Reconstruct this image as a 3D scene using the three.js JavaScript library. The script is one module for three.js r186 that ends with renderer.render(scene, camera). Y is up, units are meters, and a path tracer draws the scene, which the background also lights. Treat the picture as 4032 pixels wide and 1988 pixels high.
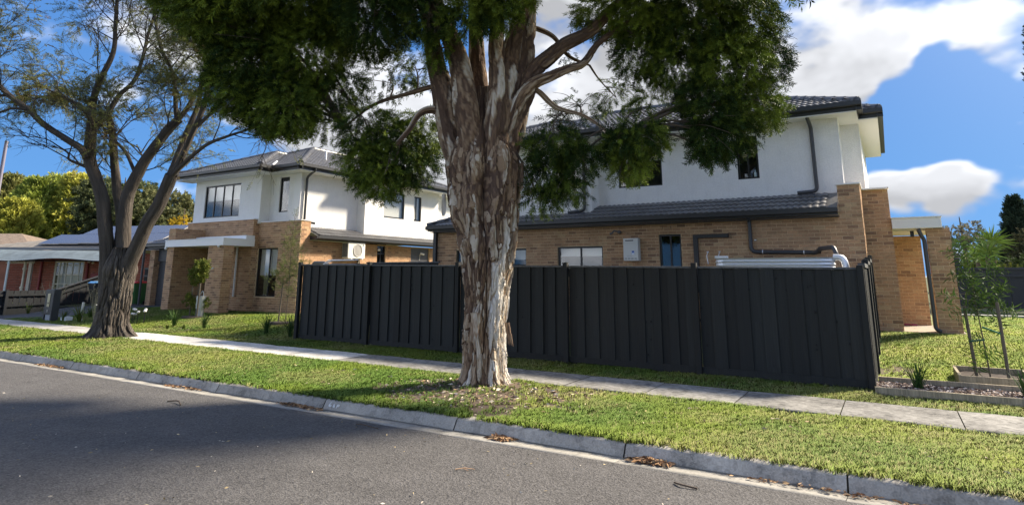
import * as THREE from 'three';
import { mergeGeometries } from 'three/addons/utils/BufferGeometryUtils.js';

// ---------- camera, sky, sun, exposure ----------
const scene = new THREE.Scene();
const renderer = new THREE.WebGLRenderer({ antialias: true });
renderer.setSize(1024, 504);
renderer.shadowMap.enabled = true;
renderer.toneMapping = THREE.LinearToneMapping;
renderer.toneMappingExposure = 3.25;

const camera = new THREE.PerspectiveCamera(2 * Math.atan(1414 / 2438) * 180 / Math.PI, 4032 / 2828, 0.1, 3000);
camera.position.set(0, 1.73, 0);
{ // the measured lens: yaw 31.07 deg left, pitch 11.8 deg up, lens shifted because the photograph is a crop
  const yaw = 0.5423242, pitch = 0.20591614, roll = -0.00286249;
  camera.rotation.order = 'YXZ';
  camera.rotation.set(pitch, yaw, -roll);
}
camera.setViewOffset(4032, 2828, 0, 840, 4032, 1988);

const SUN = new THREE.Vector3(0.45, 0.60, -0.63).normalize();
const sun = new THREE.DirectionalLight(0xfff0d8, 3.9);
sun.position.copy(SUN).multiplyScalar(80); sun.target.position.set(-8, 0, -12);
sun.position.add(sun.target.position);
sun.castShadow = true; sun.shadow.radius = 15; sun.shadow.mapSize.set(2048, 2048);
Object.assign(sun.shadow.camera, { left: -45, right: 45, top: 45, bottom: -45, near: 1, far: 220 });
scene.add(sun, sun.target);

// ---------- noise, random ----------
function rng(seed) { let a = seed >>> 0; return () => { a = (a + 0x6d2b79f5) | 0; let t = Math.imul(a ^ (a >>> 15), 1 | a); t = (t + Math.imul(t ^ (t >>> 7), 61 | t)) ^ t; return ((t ^ (t >>> 14)) >>> 0) / 4294967296; }; }
const hash3 = (x, y, z) => { let h = Math.imul(x, 374761393) ^ Math.imul(y, 668265263) ^ Math.imul(z, 2147483647 ^ 0x5bd1e995); h = Math.imul(h ^ (h >>> 13), 1274126177); return ((h ^ (h >>> 16)) >>> 0) / 4294967296; };
const sm = (t) => t * t * (3 - 2 * t), lerp = (a, b, t) => a + (b - a) * t, clamp = (x, a = 0, b = 1) => Math.min(b, Math.max(a, x));
const sstep = (a, b, x) => sm(clamp((x - a) / (b - a)));
function vnoise(x, y, z = 0, per = 0) {
  const xi = Math.floor(x), yi = Math.floor(y), zi = Math.floor(z), fx = sm(x - xi), fy = sm(y - yi), fz = sm(z - zi);
  const w = per ? (i) => ((i % per) + per) % per : (i) => i;
  const x0 = w(xi), x1 = w(xi + 1), y0 = w(yi), y1 = w(yi + 1);
  const a = lerp(lerp(hash3(x0, y0, zi), hash3(x1, y0, zi), fx), lerp(hash3(x0, y1, zi), hash3(x1, y1, zi), fx), fy);
  if (fz === 0) return a;
  const b = lerp(lerp(hash3(x0, y0, zi + 1), hash3(x1, y0, zi + 1), fx), lerp(hash3(x0, y1, zi + 1), hash3(x1, y1, zi + 1), fx), fy);
  return lerp(a, b, fz);
}
// cells: [distance to the border between the two nearest points, a random number of the cell]
function cells(x, y, seed) { const xi = Math.floor(x), yi = Math.floor(y); let d1 = 9, d2 = 9, id = 0; for (let j = -1; j <= 1; j++) for (let i = -1; i <= 1; i++) { const cx = xi + i, cy = yi + j, px = cx + hash3(cx, cy, seed), py = cy + hash3(cx, cy, seed + 1), d = Math.hypot(x - px, y - py); if (d < d1) { d2 = d1; d1 = d; id = hash3(cx, cy, seed + 2); } else if (d < d2) d2 = d; } return [d2 - d1, id]; }
function fbm(x, y, z = 0, oct = 4, per = 0) { let s = 0, a = 0.5, n = 0; for (let i = 0; i < oct; i++) { s += a * vnoise(x, y, z + i * 17, per); n += a; a *= 0.5; x *= 2; y *= 2; z *= 2; per *= 2; } return s / n; }

function fbm3(x, y, z, oct) { let s = 0, a = 0.5, n = 0; for (let i = 0; i < oct; i++) { s += a * vnoise(x, y, z + 0.001); n += a; a *= 0.5; x = x * 2.03 + 11; y = y * 2.03 + 5; z = z * 2.03 + 7; } return s / n; }
// the larger cloud banks and clear gaps: direction, angular size, strength
const BANKS = [[-0.046, 0.321, -0.946, 0.10, 0.17], [-0.09, 0.37, -0.925, 0.10, 0.16], [-0.114, 0.276, -0.954, 0.07, 0.14], [-0.02, 0.265, -0.96, 0.05, 0.12], [0.109, 0.301, -0.947, 0.035, 0.10], [0.092, 0.34, -0.936, 0.035, 0.10], [0.151, 0.273, -0.95, 0.035, 0.10], [0.038, 0.129, -0.991, 0.022, 0.26], [0.02, 0.125, -0.991, 0.02, 0.22], [0.074, 0.092, -0.993, 0.02, 0.24], [0.055, 0.09, -0.993, 0.02, 0.2], [0.141, 0.181, -0.973, 0.022, 0.24], [0.093, 0.044, -0.995, 0.05, 0.12],
  [-0.408, 0.36, -0.839, 0.12, 0.16], [-0.405, 0.275, -0.872, 0.1, 0.14], [-0.686, 0.282, -0.671, 0.11, 0.15], [-0.739, 0.292, -0.607, 0.1, 0.14], [-0.803, 0.226, -0.551, 0.06, 0.12], [-0.869, 0.243, -0.43, 0.08, 0.13], [-0.923, 0.157, -0.351, 0.045, 0.13], [-0.935, 0.101, -0.341, 0.035, 0.13], [-0.886, 0.29, -0.369, 0.1, 0.14], [-0.782, 0.337, -0.525, 0.11, 0.15], [-0.619, 0.151, -0.771, 0.05, 0.12],
  [0.088, 0.19, -0.978, 0.065, -0.45], [0.04, 0.20, -0.979, 0.035, -0.16], [0.009, 0.069, -0.998, 0.03, -0.12], [-0.899, 0.133, -0.418, 0.05, -0.2], [-0.851, 0.201, -0.486, 0.05, -0.2], [-0.821, 0.179, -0.542, 0.06, -0.18], [-0.93, 0.19, -0.32, 0.035, -0.15], [-0.849, 0.075, -0.522, 0.05, -0.15], [0.06, 0.165, -0.984, 0.085, -0.2], [0.05, 0.235, -0.972, 0.035, -0.3], [0.069, 0.285, -0.955, 0.022, -0.25]];
// ---------- sky: blue air with broken cumulus, clouds opposite the sun brightened to fill shaded walls ----------
{
  const W = 3072, H = 1536, data = new Float32Array(W * H * 4);
  for (let j = 0; j < H; j++) {
    const up = ((j + 0.5) / H - 0.5) * Math.PI, y = Math.sin(up);
    for (let i = 0; i < W; i++) {
      const az = ((i + 0.5) / W - 0.5) * 2 * Math.PI, x = Math.cos(az) * Math.cos(up), z = Math.sin(az) * Math.cos(up), o = (j * W + i) * 4;
      if (y <= 0) { data[o] = 0.30; data[o + 1] = 0.32; data[o + 2] = 0.30; data[o + 3] = 1; continue; }
      const h = Math.pow(1 - y, 2.6), cs = x * SUN.x + y * SUN.y + z * SUN.z;
      let r = lerp(0.022, 0.058, h), g = lerp(0.070, 0.145, h), b = lerp(0.205, 0.285, h);
      const glow = Math.pow(Math.max(0, cs), 10) * 0.25; r += glow; g += glow; b += glow * 0.9;
      const ex = 0.11 * (fbm3(x * 10, y * 15, z * 10, 4) - 0.5), ey = 0.08 * (fbm3(x * 10 + 30, y * 15, z * 10, 4) - 0.5); let bias = 0; for (const [bx, by, bz, sg, wt] of BANKS) { const q = (x + ex - bx) ** 2 + ((y + ey - by) * 1.5) ** 2 + (z - bz) ** 2; if (q < 9 * sg * sg) bias += wt * Math.exp(-q / (2 * sg * sg)); }
      const bb = clamp(bias, -0.34, 0.15), dens = (x, y, z, oct) => { const wx = fbm3(x * 4 + 7, y * 6, z * 4 + 3, 2) - 0.5, big = fbm3(x * 3.4 + 5, y * 6.2 + wx, z * 3.4 + 8, 2), fine = fbm3(x * 9.5 + wx * 2.5, y * 16 + 4, z * 9.5 + wx, oct), wisp = oct > 4 ? vnoise(x * 60 + wx * 9, y * 95, z * 60) + 0.6 * vnoise(x * 120, y * 180 + wx * 9, z * 120) - 0.8 : 0; return big * 0.47 + fine * 0.53 + wisp * 0.035 + bb; };
      const d = dens(x, y, z, 6), a = sstep(0.478, 0.625, d); let lit = 0.6;
      if (a > 0.01) { const e = 0.045; lit = clamp(0.50 + (d - dens(x + SUN.x * e, y + SUN.y * e + 0.012, z + SUN.z * e, 4)) * 6); }
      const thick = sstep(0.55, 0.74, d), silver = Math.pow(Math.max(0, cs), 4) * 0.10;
      const c = (lerp(0.125, 0.325, lit * (1 - 0.55 * thick)) + 0.03) * lerp(3.3, 1.0, sstep(-0.75, 0.25, cs)) + silver;  // brightness added to clouds away from the sun, as fill for shaded walls
      const al = a * sstep(0.0, 0.12, y + 0.06);
      data[o] = lerp(r, c * 0.975, al); data[o + 1] = lerp(g, c * 0.995, al); data[o + 2] = lerp(b, c * 1.045, al); data[o + 3] = 1;
    }
  }
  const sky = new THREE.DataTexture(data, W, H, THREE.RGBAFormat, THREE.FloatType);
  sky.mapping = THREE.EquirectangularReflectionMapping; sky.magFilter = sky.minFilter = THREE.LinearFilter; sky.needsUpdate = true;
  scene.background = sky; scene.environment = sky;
}

// ---------- building blocks; world positions are (x, y, d): d metres away from the camera's street side ----------
const V = (x, y, d) => new THREE.Vector3(x, y, -d);
const names = new Map();
function numbered(n) { const c = names.get(n) ?? 0; names.set(n, c + 1); return c ? n + '_' + String(c).padStart(3, '0') : n; }
function thing(name, label, category, pos, group, turn = 0) {
  const o = new THREE.Group(); o.name = numbered(name); o.position.copy(pos); o.rotation.y = turn; o.userData = { label, category }; if (group) o.userData.group = group;
  scene.add(o); return o;
}
function struct(name, geo, mat, kind = 'structure') { const m = mesh(name, geo, mat); m.userData.kind = kind; scene.add(m); return m; }
function mesh(name, geo, mat) { const m = new THREE.Mesh(Array.isArray(geo) ? merge(geo) : geo, mat); m.name = name; m.castShadow = m.receiveShadow = true; return m; }
// a part whose geometry is given in world positions (local ones for a turned thing)
function part(parent, name, geo, mat, kind) {
  const m = mesh(name, geo, mat);
  if (parent.isGroup && parent.parent === scene && parent.rotation.y === 0) m.position.copy(parent.position).negate();
  if (kind) m.userData.kind = kind;
  parent.add(m); return m;
}
function solo(name, label, category, geo, mat, group) { // a thing of one mesh, its origin at the middle of its base
  let g = Array.isArray(geo) ? merge(geo) : geo; g.computeBoundingBox(); const b = g.boundingBox, c = new THREE.Vector3((b.min.x + b.max.x) / 2, b.min.y, (b.min.z + b.max.z) / 2);
  g.translate(-c.x, -c.y, -c.z); const m = mesh(numbered(name), g, mat); m.position.copy(c); m.userData = { label, category }; if (group) m.userData.group = group; scene.add(m); return m;
}
function merge(list) {
  list = list.flat(9).map((g) => { const n = g.index ? g.toNonIndexed() : g; return n; });
  const col = list.some((g) => g.attributes.color);
  for (const g of list) {
    for (const k of Object.keys(g.attributes)) if (!['position', 'normal', 'uv', 'color'].includes(k)) g.deleteAttribute(k);
    const n = g.attributes.position.count;
    if (!g.attributes.normal) g.computeVertexNormals();
    if (!g.attributes.uv) g.setAttribute('uv', new THREE.BufferAttribute(new Float32Array(n * 2), 2));
    if (col && !g.attributes.color) g.setAttribute('color', new THREE.BufferAttribute(new Float32Array(n * 3).fill(1), 3));
  }
  return mergeGeometries(list, false);
}
function metricUV(g) { // box mapping in metres
  const p = g.attributes.position, n = g.attributes.normal, uv = new Float32Array(p.count * 2);
  for (let i = 0; i < p.count; i++) {
    const ax = Math.abs(n.getX(i)), ay = Math.abs(n.getY(i)), az = Math.abs(n.getZ(i)), x = p.getX(i), y = p.getY(i), z = p.getZ(i);
    if (ay > ax && ay > az) { uv[2 * i] = x; uv[2 * i + 1] = z; } else if (ax > az) { uv[2 * i] = z; uv[2 * i + 1] = y; } else { uv[2 * i] = x; uv[2 * i + 1] = y; }
  }
  g.setAttribute('uv', new THREE.BufferAttribute(uv, 2)); return g;
}
function box(x0, x1, y0, y1, d0, d1) { const g = new THREE.BoxGeometry(Math.abs(x1 - x0), Math.abs(y1 - y0), Math.abs(d1 - d0)); g.translate((x0 + x1) / 2, (y0 + y1) / 2, -(d0 + d1) / 2); return metricUV(g); }
// a bevelled box
function rbox(x0, x1, y0, y1, d0, d1, r = 0.01) {
  const s = new THREE.Shape(); const w = (x1 - x0) / 2 - r, h = (y1 - y0) / 2 - r; s.moveTo(-w, -h); s.lineTo(w, -h); s.lineTo(w, h); s.lineTo(-w, h);
  const g = new THREE.ExtrudeGeometry(s, { depth: Math.abs(d1 - d0) - 2 * r, bevelEnabled: true, bevelThickness: r, bevelSize: r, bevelSegments: 2, steps: 1 });
  g.translate((x0 + x1) / 2, (y0 + y1) / 2, -Math.max(d0, d1) + r); return metricUV(g);
}
// a wall frame: u along the wall, n outwards
const frontF = (d) => ({ o: new THREE.Vector3(0, 0, -d), u: new THREE.Vector3(1, 0, 0), n: new THREE.Vector3(0, 0, 1) });
const rightF = (x) => ({ o: new THREE.Vector3(x, 0, 0), u: new THREE.Vector3(0, 0, -1), n: new THREE.Vector3(1, 0, 0) });
const leftF = (x) => ({ o: new THREE.Vector3(x, 0, 0), u: new THREE.Vector3(0, 0, 1), n: new THREE.Vector3(-1, 0, 0) });
const UP = new THREE.Vector3(0, 1, 0);
function toF(F, g) { g.applyMatrix4(new THREE.Matrix4().makeBasis(F.u, UP, F.n).setPosition(F.o)); return g; }
function boxF(F, u0, u1, v0, v1, w0, w1) { const g = new THREE.BoxGeometry(Math.abs(u1 - u0), Math.abs(v1 - v0), Math.abs(w1 - w0)); g.translate((u0 + u1) / 2, (v0 + v1) / 2, (w0 + w1) / 2); return metricUV(toF(F, g)); }
// a tapered tube through points
function tube(pts, radii, seg = 8, opt = {}) {
  const n = pts.length, pos = [], nor = [], uv = [], idx = [], col = []; let len = 0; const T = [];
  for (let i = 0; i < n; i++) T.push(pts[Math.min(n - 1, i + 1)].clone().sub(pts[Math.max(0, i - 1)]).normalize());
  let N = Math.abs(T[0].y) < 0.9 ? new THREE.Vector3(0, 1, 0).cross(T[0]).normalize() : new THREE.Vector3(1, 0, 0).cross(T[0]).normalize();
  for (let i = 0; i < n; i++) {
    N.addScaledVector(T[i], -N.dot(T[i])).normalize(); const B = T[i].clone().cross(N); if (i) len += pts[i].distanceTo(pts[i - 1]);
    const r0 = typeof radii === 'number' ? radii : radii[i];
    for (let k = 0; k <= seg; k++) {
      const a = (k / seg) * 2 * Math.PI, c = Math.cos(a), s = Math.sin(a), r = r0 * (opt.disp ? 1 + opt.disp(k === seg ? 0 : a, len, pts[i]) : 1);
      pos.push(pts[i].x + r * (c * N.x + s * B.x), pts[i].y + r * (c * N.y + s * B.y), pts[i].z + r * (c * N.z + s * B.z));
      nor.push(c * N.x + s * B.x, c * N.y + s * B.y, c * N.z + s * B.z); uv.push((k / seg) * Math.max(0.05, r0 * 6.28), len);
      if (opt.color) col.push(...opt.color(a, len, pts[i]));
      if (i < n - 1 && k < seg) { const q = i * (seg + 1) + k; idx.push(q, q + 1, q + seg + 1, q + 1, q + seg + 2, q + seg + 1); }
    }
  }
  if (!opt.open) for (const e of [0, n - 1]) { const c = pos.length / 3, t = e ? T[e] : T[e].clone().negate(); pos.push(pts[e].x, pts[e].y, pts[e].z); nor.push(t.x, t.y, t.z); uv.push(0, 0); if (opt.color) col.push(...opt.color(0, 0, pts[e])); for (let k = 0; k < seg; k++) { const q = e * (seg + 1) + k; e ? idx.push(q, q + 1, c) : idx.push(q + 1, q, c); } }
  const g = new THREE.BufferGeometry(); g.setAttribute('position', new THREE.Float32BufferAttribute(pos, 3)); g.setAttribute('normal', new THREE.Float32BufferAttribute(nor, 3)); g.setAttribute('uv', new THREE.Float32BufferAttribute(uv, 2));
  if (opt.color) g.setAttribute('color', new THREE.Float32BufferAttribute(col, 3));
  g.setIndex(idx); if (opt.disp) g.computeVertexNormals(); return g.toNonIndexed();
}
function bend(pts, n = 6) { return new THREE.CatmullRomCurve3(pts, false, 'centripetal').getPoints(n * (pts.length - 1)); }
const rampR = (n, a, b) => Array.from({ length: n }, (_, i) => lerp(a, b, i / (n - 1)));
// pipe with rounded corners
function pipe(pts, r, seg = 10, cr = 0.08) {
  const out = [pts[0]];
  for (let i = 1; i < pts.length - 1; i++) { const a = pts[i - 1].clone().sub(pts[i]), b = pts[i + 1].clone().sub(pts[i]), c = Math.min(cr, a.length() / 2, b.length() / 2); const p = pts[i].clone().addScaledVector(a.normalize(), c), q = pts[i].clone().addScaledVector(b.normalize(), c); for (let k = 0; k <= 5; k++) { const t = k / 5; out.push(p.clone().multiplyScalar((1 - t) * (1 - t)).addScaledVector(pts[i], 2 * t * (1 - t)).addScaledVector(q, t * t)); } }
  out.push(pts[pts.length - 1]); return tube(out, r, seg);
}
function paint(g, c) { const n = g.attributes.position.count, a = new Float32Array(n * 3); for (let i = 0; i < n; i++) a.set(c, i * 3); g.setAttribute('color', new THREE.BufferAttribute(a, 3)); return g; }

// ---------- textures ----------
const TC = new Map();
function tex(key, size, f, srgb = false) { // f(u, v) periodic, returns [r, g, b] 0..1 in the texture's own values
  if (!TC.has(key)) {
    const d = new Uint8Array(size * size * 4);
    for (let j = 0; j < size; j++) for (let i = 0; i < size; i++) { const c = f(i / size, j / size); d.set([c[0] * 255, c[1] * 255, c[2] * 255, 255].map((x) => clamp(x, 0, 255)), (j * size + i) * 4); }
    const t = new THREE.DataTexture(d, size, size); t.wrapS = t.wrapT = THREE.RepeatWrapping; t.magFilter = THREE.LinearFilter; if (srgb) t.colorSpace = THREE.SRGBColorSpace; t.needsUpdate = true; TC.set(key, t);
  }
  return TC.get(key);
}
const rep = (t, x, y = x) => { const c = t.clone(); c.repeat.set(x, y); c.needsUpdate = true; return c; };
const g3 = (x) => [x, x, x];
const T_grain = tex('grain', 512, (u, v) => g3(0.62 + 0.30 * (fbm(u * 64, v * 64, 1, 3, 64) - 0.5) * 2 * 0.8 + 0.25 * (fbm(u * 8, v * 8, 5, 3, 8) - 0.5)));
const T_soft = tex('soft', 512, (u, v) => g3(0.8 + 0.5 * (fbm(u * 6, v * 6, 3, 5, 6) - 0.5)));
const T_render = tex('render', 512, (u, v) => g3(0.5 + 0.9 * (fbm(u * 96, v * 96, 9, 2, 96) - 0.5)));
const T_asph = tex('asph', 1024, (u, v) => { const s = vnoise(u * 220, v * 220, 2, 220), s2 = vnoise(u * 110, v * 110, 7, 110), b = fbm(u * 7, v * 7, 4, 4, 7); const base = 0.50 + 0.55 * (s - 0.5) * 0.9 + 0.28 * (s2 - 0.5) + 0.22 * (b - 0.5); const st = s > 0.93 ? 0.42 : 0; return [base + st, base + st * 0.98, base * 1.02 + st * 0.9]; });
const T_conc = tex('conc', 1024, (u, v) => { const b = fbm(u * 5, v * 5, 4, 5, 5), s = vnoise(u * 160, v * 160, 3, 160), sp = fbm(u * 24, v * 24, 8, 3, 24); const x = 0.62 + 0.5 * (b - 0.5) + 0.22 * (s - 0.5) - (sp > 0.62 ? 0.12 : 0); return [x, x * 0.985, x * 0.95]; });
const T_old = tex('old', 1024, (u, v) => { const b = fbm(u * 4, v * 4, 14, 5, 4), s = vnoise(u * 170, v * 170, 3, 170), m = fbm(u * 26, v * 26, 21, 4, 26), st = fbm(u * 9, v * 60, 5, 3, 9); const x = 0.60 + 0.7 * (b - 0.5) + 0.26 * (s - 0.5) + 0.75 * (m - 0.5) + 0.3 * (st - 0.5); return [x, x * 0.99, x * 0.955]; });
const T_wood = tex('wood', 512, (u, v) => { const w = fbm(u * 40 + 2 * vnoise(u * 4, v * 2, 1, 4) * 0, v * 3, 6, 3, 40) ; const k = fbm(u * 9, v * 4, 12, 2, 0); return g3(0.6 + 0.55 * (w - 0.5)); });
const T_bark = tex('bark', 512, (u, v) => g3(0.5 + 1.1 * (fbm(u * 24, v * 6, 3, 5, 0) - 0.5)));

// ---------- materials (linear base colours) ----------
function M(r, g, b, rough = 0.9, o = {}) { const m = new (o.physical ? THREE.MeshPhysicalMaterial : THREE.MeshStandardMaterial)({ color: new THREE.Color().setRGB(r, g, b), roughness: rough, side: THREE.DoubleSide }); const { physical, ...rest } = o; Object.assign(m, rest); return m; }
const brickM = M(1, 1, 1, 0.93, { vertexColors: true, map: rep(T_grain, 3.1), bumpMap: rep(T_grain, 3.1), bumpScale: 0.004 });
const mortarM = M(0.80, 0.59, 0.37, 0.98, { map: rep(T_soft, 0.9), bumpMap: rep(T_grain, 4), bumpScale: 0.003 });
const renderM = M(0.86, 0.855, 0.84, 0.95, { bumpMap: rep(T_render, 1.3), bumpScale: 0.006, map: tex('rendc', 512, (u, v) => g3(0.955 + 0.07 * (fbm(u * 5, v * 5, 7, 4, 5) - 0.5) + 0.14 * (vnoise(u * 90, v * 90, 3, 90) - 0.5) + 0.05 * (fbm(u * 22, v * 2, 5, 3, 22) - 0.5))) });
const whiteM = M(0.80, 0.80, 0.80, 0.6);
const soffitM = M(0.72, 0.73, 0.75, 0.85);
const capM = M(0.78, 0.78, 0.77, 0.5);
const charM = M(0.028, 0.030, 0.034, 0.42, { bumpMap: rep(T_soft, 2), bumpScale: 0.001 });
const frameM = M(0.012, 0.012, 0.014, 0.4);
const pvcM = M(0.05, 0.052, 0.058, 0.4);
const glassM = M(0.96, 0.97, 0.97, 0.03, { physical: true, transmission: 1, thickness: 0, ior: 1.5 });
const blindM = M(0.62, 0.61, 0.57, 0.95);
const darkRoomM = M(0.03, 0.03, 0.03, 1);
const tileMs = [0.105, 0.12, 0.135].map((x) => M(x, x * 1.01, x * 1.07, 0.36, { map: rep(T_soft, 2.2), bumpMap: rep(T_grain, 4), bumpScale: 0.002 }));
const fenceMs = [0.011, 0.0155, 0.020, 0.026].map((x) => M(x, x * 1.14, x * 1.12, 0.78, { map: rep(T_wood, 3, 0.6), bumpMap: rep(T_wood, 3, 0.6), bumpScale: 0.004 }));
const fenceCapM = M(0.13, 0.135, 0.14, 0.75, { map: rep(T_wood, 0.6, 3) });  // weathered grey, lightened so the sky-lit top line sits in the colour
const slabM = M(0.42, 0.37, 0.31, 0.95, { map: rep(T_conc, 0.7) });
const galvM = M(0.80, 0.82, 0.84, 0.42, { metalness: 0.6 });
const timberM = M(0.50, 0.42, 0.29, 0.95, { map: rep(T_wood, 2.5, 0.8), bumpMap: rep(T_wood, 2.5, 0.8), bumpScale: 0.004 });
// ---------- wall and roof builders ----------
// solid wall sheet with openings, cut into cells
function wallCells(rects, holes) {
  const us = [...new Set([...rects, ...holes].flatMap((r) => [r[0], r[1]]))].sort((a, b) => a - b), vs = [...new Set([...rects, ...holes].flatMap((r) => [r[2], r[3]]))].sort((a, b) => a - b), out = [];
  for (let j = 0; j < vs.length - 1; j++) { let run = null; for (let i = 0; i < us.length - 1; i++) { const u = (us[i] + us[i + 1]) / 2, v = (vs[j] + vs[j + 1]) / 2, in_ = (r) => u > r[0] && u < r[1] && v > r[2] && v < r[3]; if (rects.some(in_) && !holes.some(in_)) { if (run && run[1] === us[i]) run[1] = us[i + 1]; else out.push(run = [us[i], us[i + 1], vs[j], vs[j + 1]]); } } }
  return out;
}
function wallSheet(F, rects, holes, w0, w1) { return wallCells(rects, holes).map(([a, b, c, d]) => boxF(F, a, b, c, d, w0, w1)); }
const brickR = rng(11);
function brickGeo(F, u0, u1, v0, v1, w, col) {
  const b = -0.005, e = 0.002, P = [], N = [], UVs = [], q = (a, b2, c, d, n) => { for (const p of [a, b2, c, a, c, d]) { P.push(p); N.push(n); } };
  const A = [u0, v0, b], B = [u1, v0, b], C = [u1, v1, b], D = [u0, v1, b], a = [u0 + e, v0 + e, w], b2 = [u1 - e, v0 + e, w], c = [u1 - e, v1 - e, w], d = [u0 + e, v1 - e, w];
  q(a, b2, c, d, [0, 0, 1]); q(A, B, b2, a, [0, -1, 0.2]); q(B, C, c, b2, [1, 0, 0.2]); q(C, D, d, c, [0, 1, 0.2]); q(D, A, a, d, [-1, 0, 0.2]);
  const g = new THREE.BufferGeometry(), pos = new Float32Array(90), nor = new Float32Array(90), uv = new Float32Array(60), v = new THREE.Vector3(); const ou = brickR() * 7, ov = brickR() * 7;
  for (let i = 0; i < 30; i++) { v.copy(F.o).addScaledVector(F.u, P[i][0]).addScaledVector(UP, P[i][1]).addScaledVector(F.n, P[i][2]); v.toArray(pos, i * 3); v.set(0, 0, 0).addScaledVector(F.u, N[i][0]).addScaledVector(UP, N[i][1]).addScaledVector(F.n, N[i][2]).normalize().toArray(nor, i * 3); uv[i * 2] = P[i][0] + P[i][2] + ou; uv[i * 2 + 1] = P[i][1] + P[i][2] + ov; }
  g.setAttribute('position', new THREE.BufferAttribute(pos, 3)); g.setAttribute('normal', new THREE.BufferAttribute(nor, 3)); g.setAttribute('uv', new THREE.BufferAttribute(uv, 2)); return paint(g, col);
}
const tanBrick = () => { const t = brickR(), k = 0.86 + 0.28 * brickR(); const c = t < 0.12 ? [0.22, 0.13, 0.078] : t < 0.35 ? [0.38, 0.235, 0.135] : [0.335, 0.20, 0.112]; return c.map((x) => Math.min(0.8, x * k * 2.05)); };
const redBrick = () => { const k = 0.8 + 0.5 * brickR(); return [0.30 * k, 0.075 * k, 0.04 * k].map((x) => x * 1.5); };
// bricks in stretcher bond over rects minus holes; pushed on list as {geo, at}
function layBricks(list, F, rects, holes, tone = tanBrick, off = 0) {
  for (const r of rects) {
    const j0 = Math.floor(r[2] / 0.086 - 0.001), j1 = Math.ceil(r[3] / 0.086);
    for (let j = j0; j < j1; j++) {
      const v0 = Math.max(r[2], j * 0.086), v1 = Math.min(r[3], j * 0.086 + 0.075); if (v1 - v0 < 0.02) continue;
      let spans = [[r[0], r[1]]];
      for (const h of holes) if (h[2] < v1 - 0.02 && h[3] > v0 + 0.02) spans = spans.flatMap(([a, b]) => (h[1] <= a || h[0] >= b ? [[a, b]] : [[a, h[0]], [h[1], b]].filter(([x, y]) => y - x > 0.01)));
      for (const [a, b] of spans) for (let i = Math.floor((a - off) / 0.24) - 1; ; i++) {
        const s = i * 0.24 + off + (j & 1 ? 0.12 : 0); if (s >= b) break; const u0 = Math.max(a, s), u1 = Math.min(b, s + 0.229); if (u1 - u0 < 0.03) continue;
        const at = F.o.clone().addScaledVector(F.u, (u0 + u1) / 2).addScaledVector(UP, (v0 + v1) / 2).addScaledVector(F.n, 0.006);
        list.push({ geo: brickGeo(F, u0, u1, v0, v1, 0.006 + 0.003 * brickR(), tone()), at, n: F.n });
      }
    }
  }
}
const EYE = new THREE.Vector3(0, 1.73, 0);
let hiddenFrom = () => false; // what the photograph hides of a wall behind the fence
function shows(b) { const to = EYE.clone().sub(b.at); return to.dot(b.n) > 0 && !hiddenFrom(b.at); }
function brickParts(wall, list, most = 300) {
  const vis = list.filter(shows).sort((a, b) => a.at.distanceToSquared(EYE) - b.at.distanceToSquared(EYE)), own = new Set(vis.slice(0, most));
  for (const b of own) { const m = mesh('brick', b.geo, brickM); wall.add(m); }
  const rest = list.filter((b) => !own.has(b)); if (rest.length) { const m = mesh('brickwork', rest.map((b) => b.geo), brickM); m.userData.kind = 'stuff'; wall.add(m); }
}
// a window: frame with sashes (part), panes and blinds (sub-parts)
function windowUnit(parent, F, u0, u1, v0, v1, o = {}) {
  const w = o.w ?? -0.04, t = o.t ?? 0.05, z0 = w - 0.05, f = [boxF(F, u0, u1, v0, v0 + t, z0, w), boxF(F, u0, u1, v1 - t, v1, z0, w), boxF(F, u0, u0 + t, v0 + t, v1 - t, z0, w), boxF(F, u1 - t, u1, v0 + t, v1 - t, z0, w)];
  const us = [u0 + t, ...(o.mull ?? []), u1 - t], vs = [v0 + t, ...(o.trans ?? []), v1 - t], b = 0.022;
  for (const u of o.mull ?? []) f.push(boxF(F, u - b, u + b, v0 + t, v1 - t, z0 + 0.005, w - 0.004));
  for (const v of o.trans ?? []) for (let i = 0; i < us.length - 1; i++) f.push(boxF(F, us[i] + (i ? b : 0), us[i + 1] - (i < us.length - 2 ? b : 0), v - b, v + b, z0 + 0.007, w - 0.006));
  const win = part(parent, 'window', f, o.frame ?? frameM);
  for (let i = 0; i < us.length - 1; i++) for (let j = 0; j < vs.length - 1; j++) { const p = boxF(F, us[i], us[i + 1], vs[j], vs[j + 1], z0 + 0.018, z0 + 0.024); win.add(mesh('pane', p, o.glass ?? glassM)); }
  if (o.blind) { const bl = Array.isArray(o.blind) ? o.blind : [o.blind]; for (const y of bl) win.add(mesh('blind', boxF(F, u0 + t, u1 - t, y, v1 - t, z0 - 0.06, z0 - 0.055), blindM)); }
  if (o.sill) win.add(mesh('sill', boxF(F, u0, u1, v0 - 0.05, v0, -0.09, 0.012), o.sill));
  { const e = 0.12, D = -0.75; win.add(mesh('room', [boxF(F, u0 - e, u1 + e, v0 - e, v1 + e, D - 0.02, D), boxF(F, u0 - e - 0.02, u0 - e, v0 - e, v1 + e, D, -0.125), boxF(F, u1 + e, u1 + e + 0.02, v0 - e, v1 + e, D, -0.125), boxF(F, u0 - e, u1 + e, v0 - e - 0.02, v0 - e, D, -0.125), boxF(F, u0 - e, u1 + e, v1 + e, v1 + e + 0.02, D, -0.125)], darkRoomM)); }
  return win;
}
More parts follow.
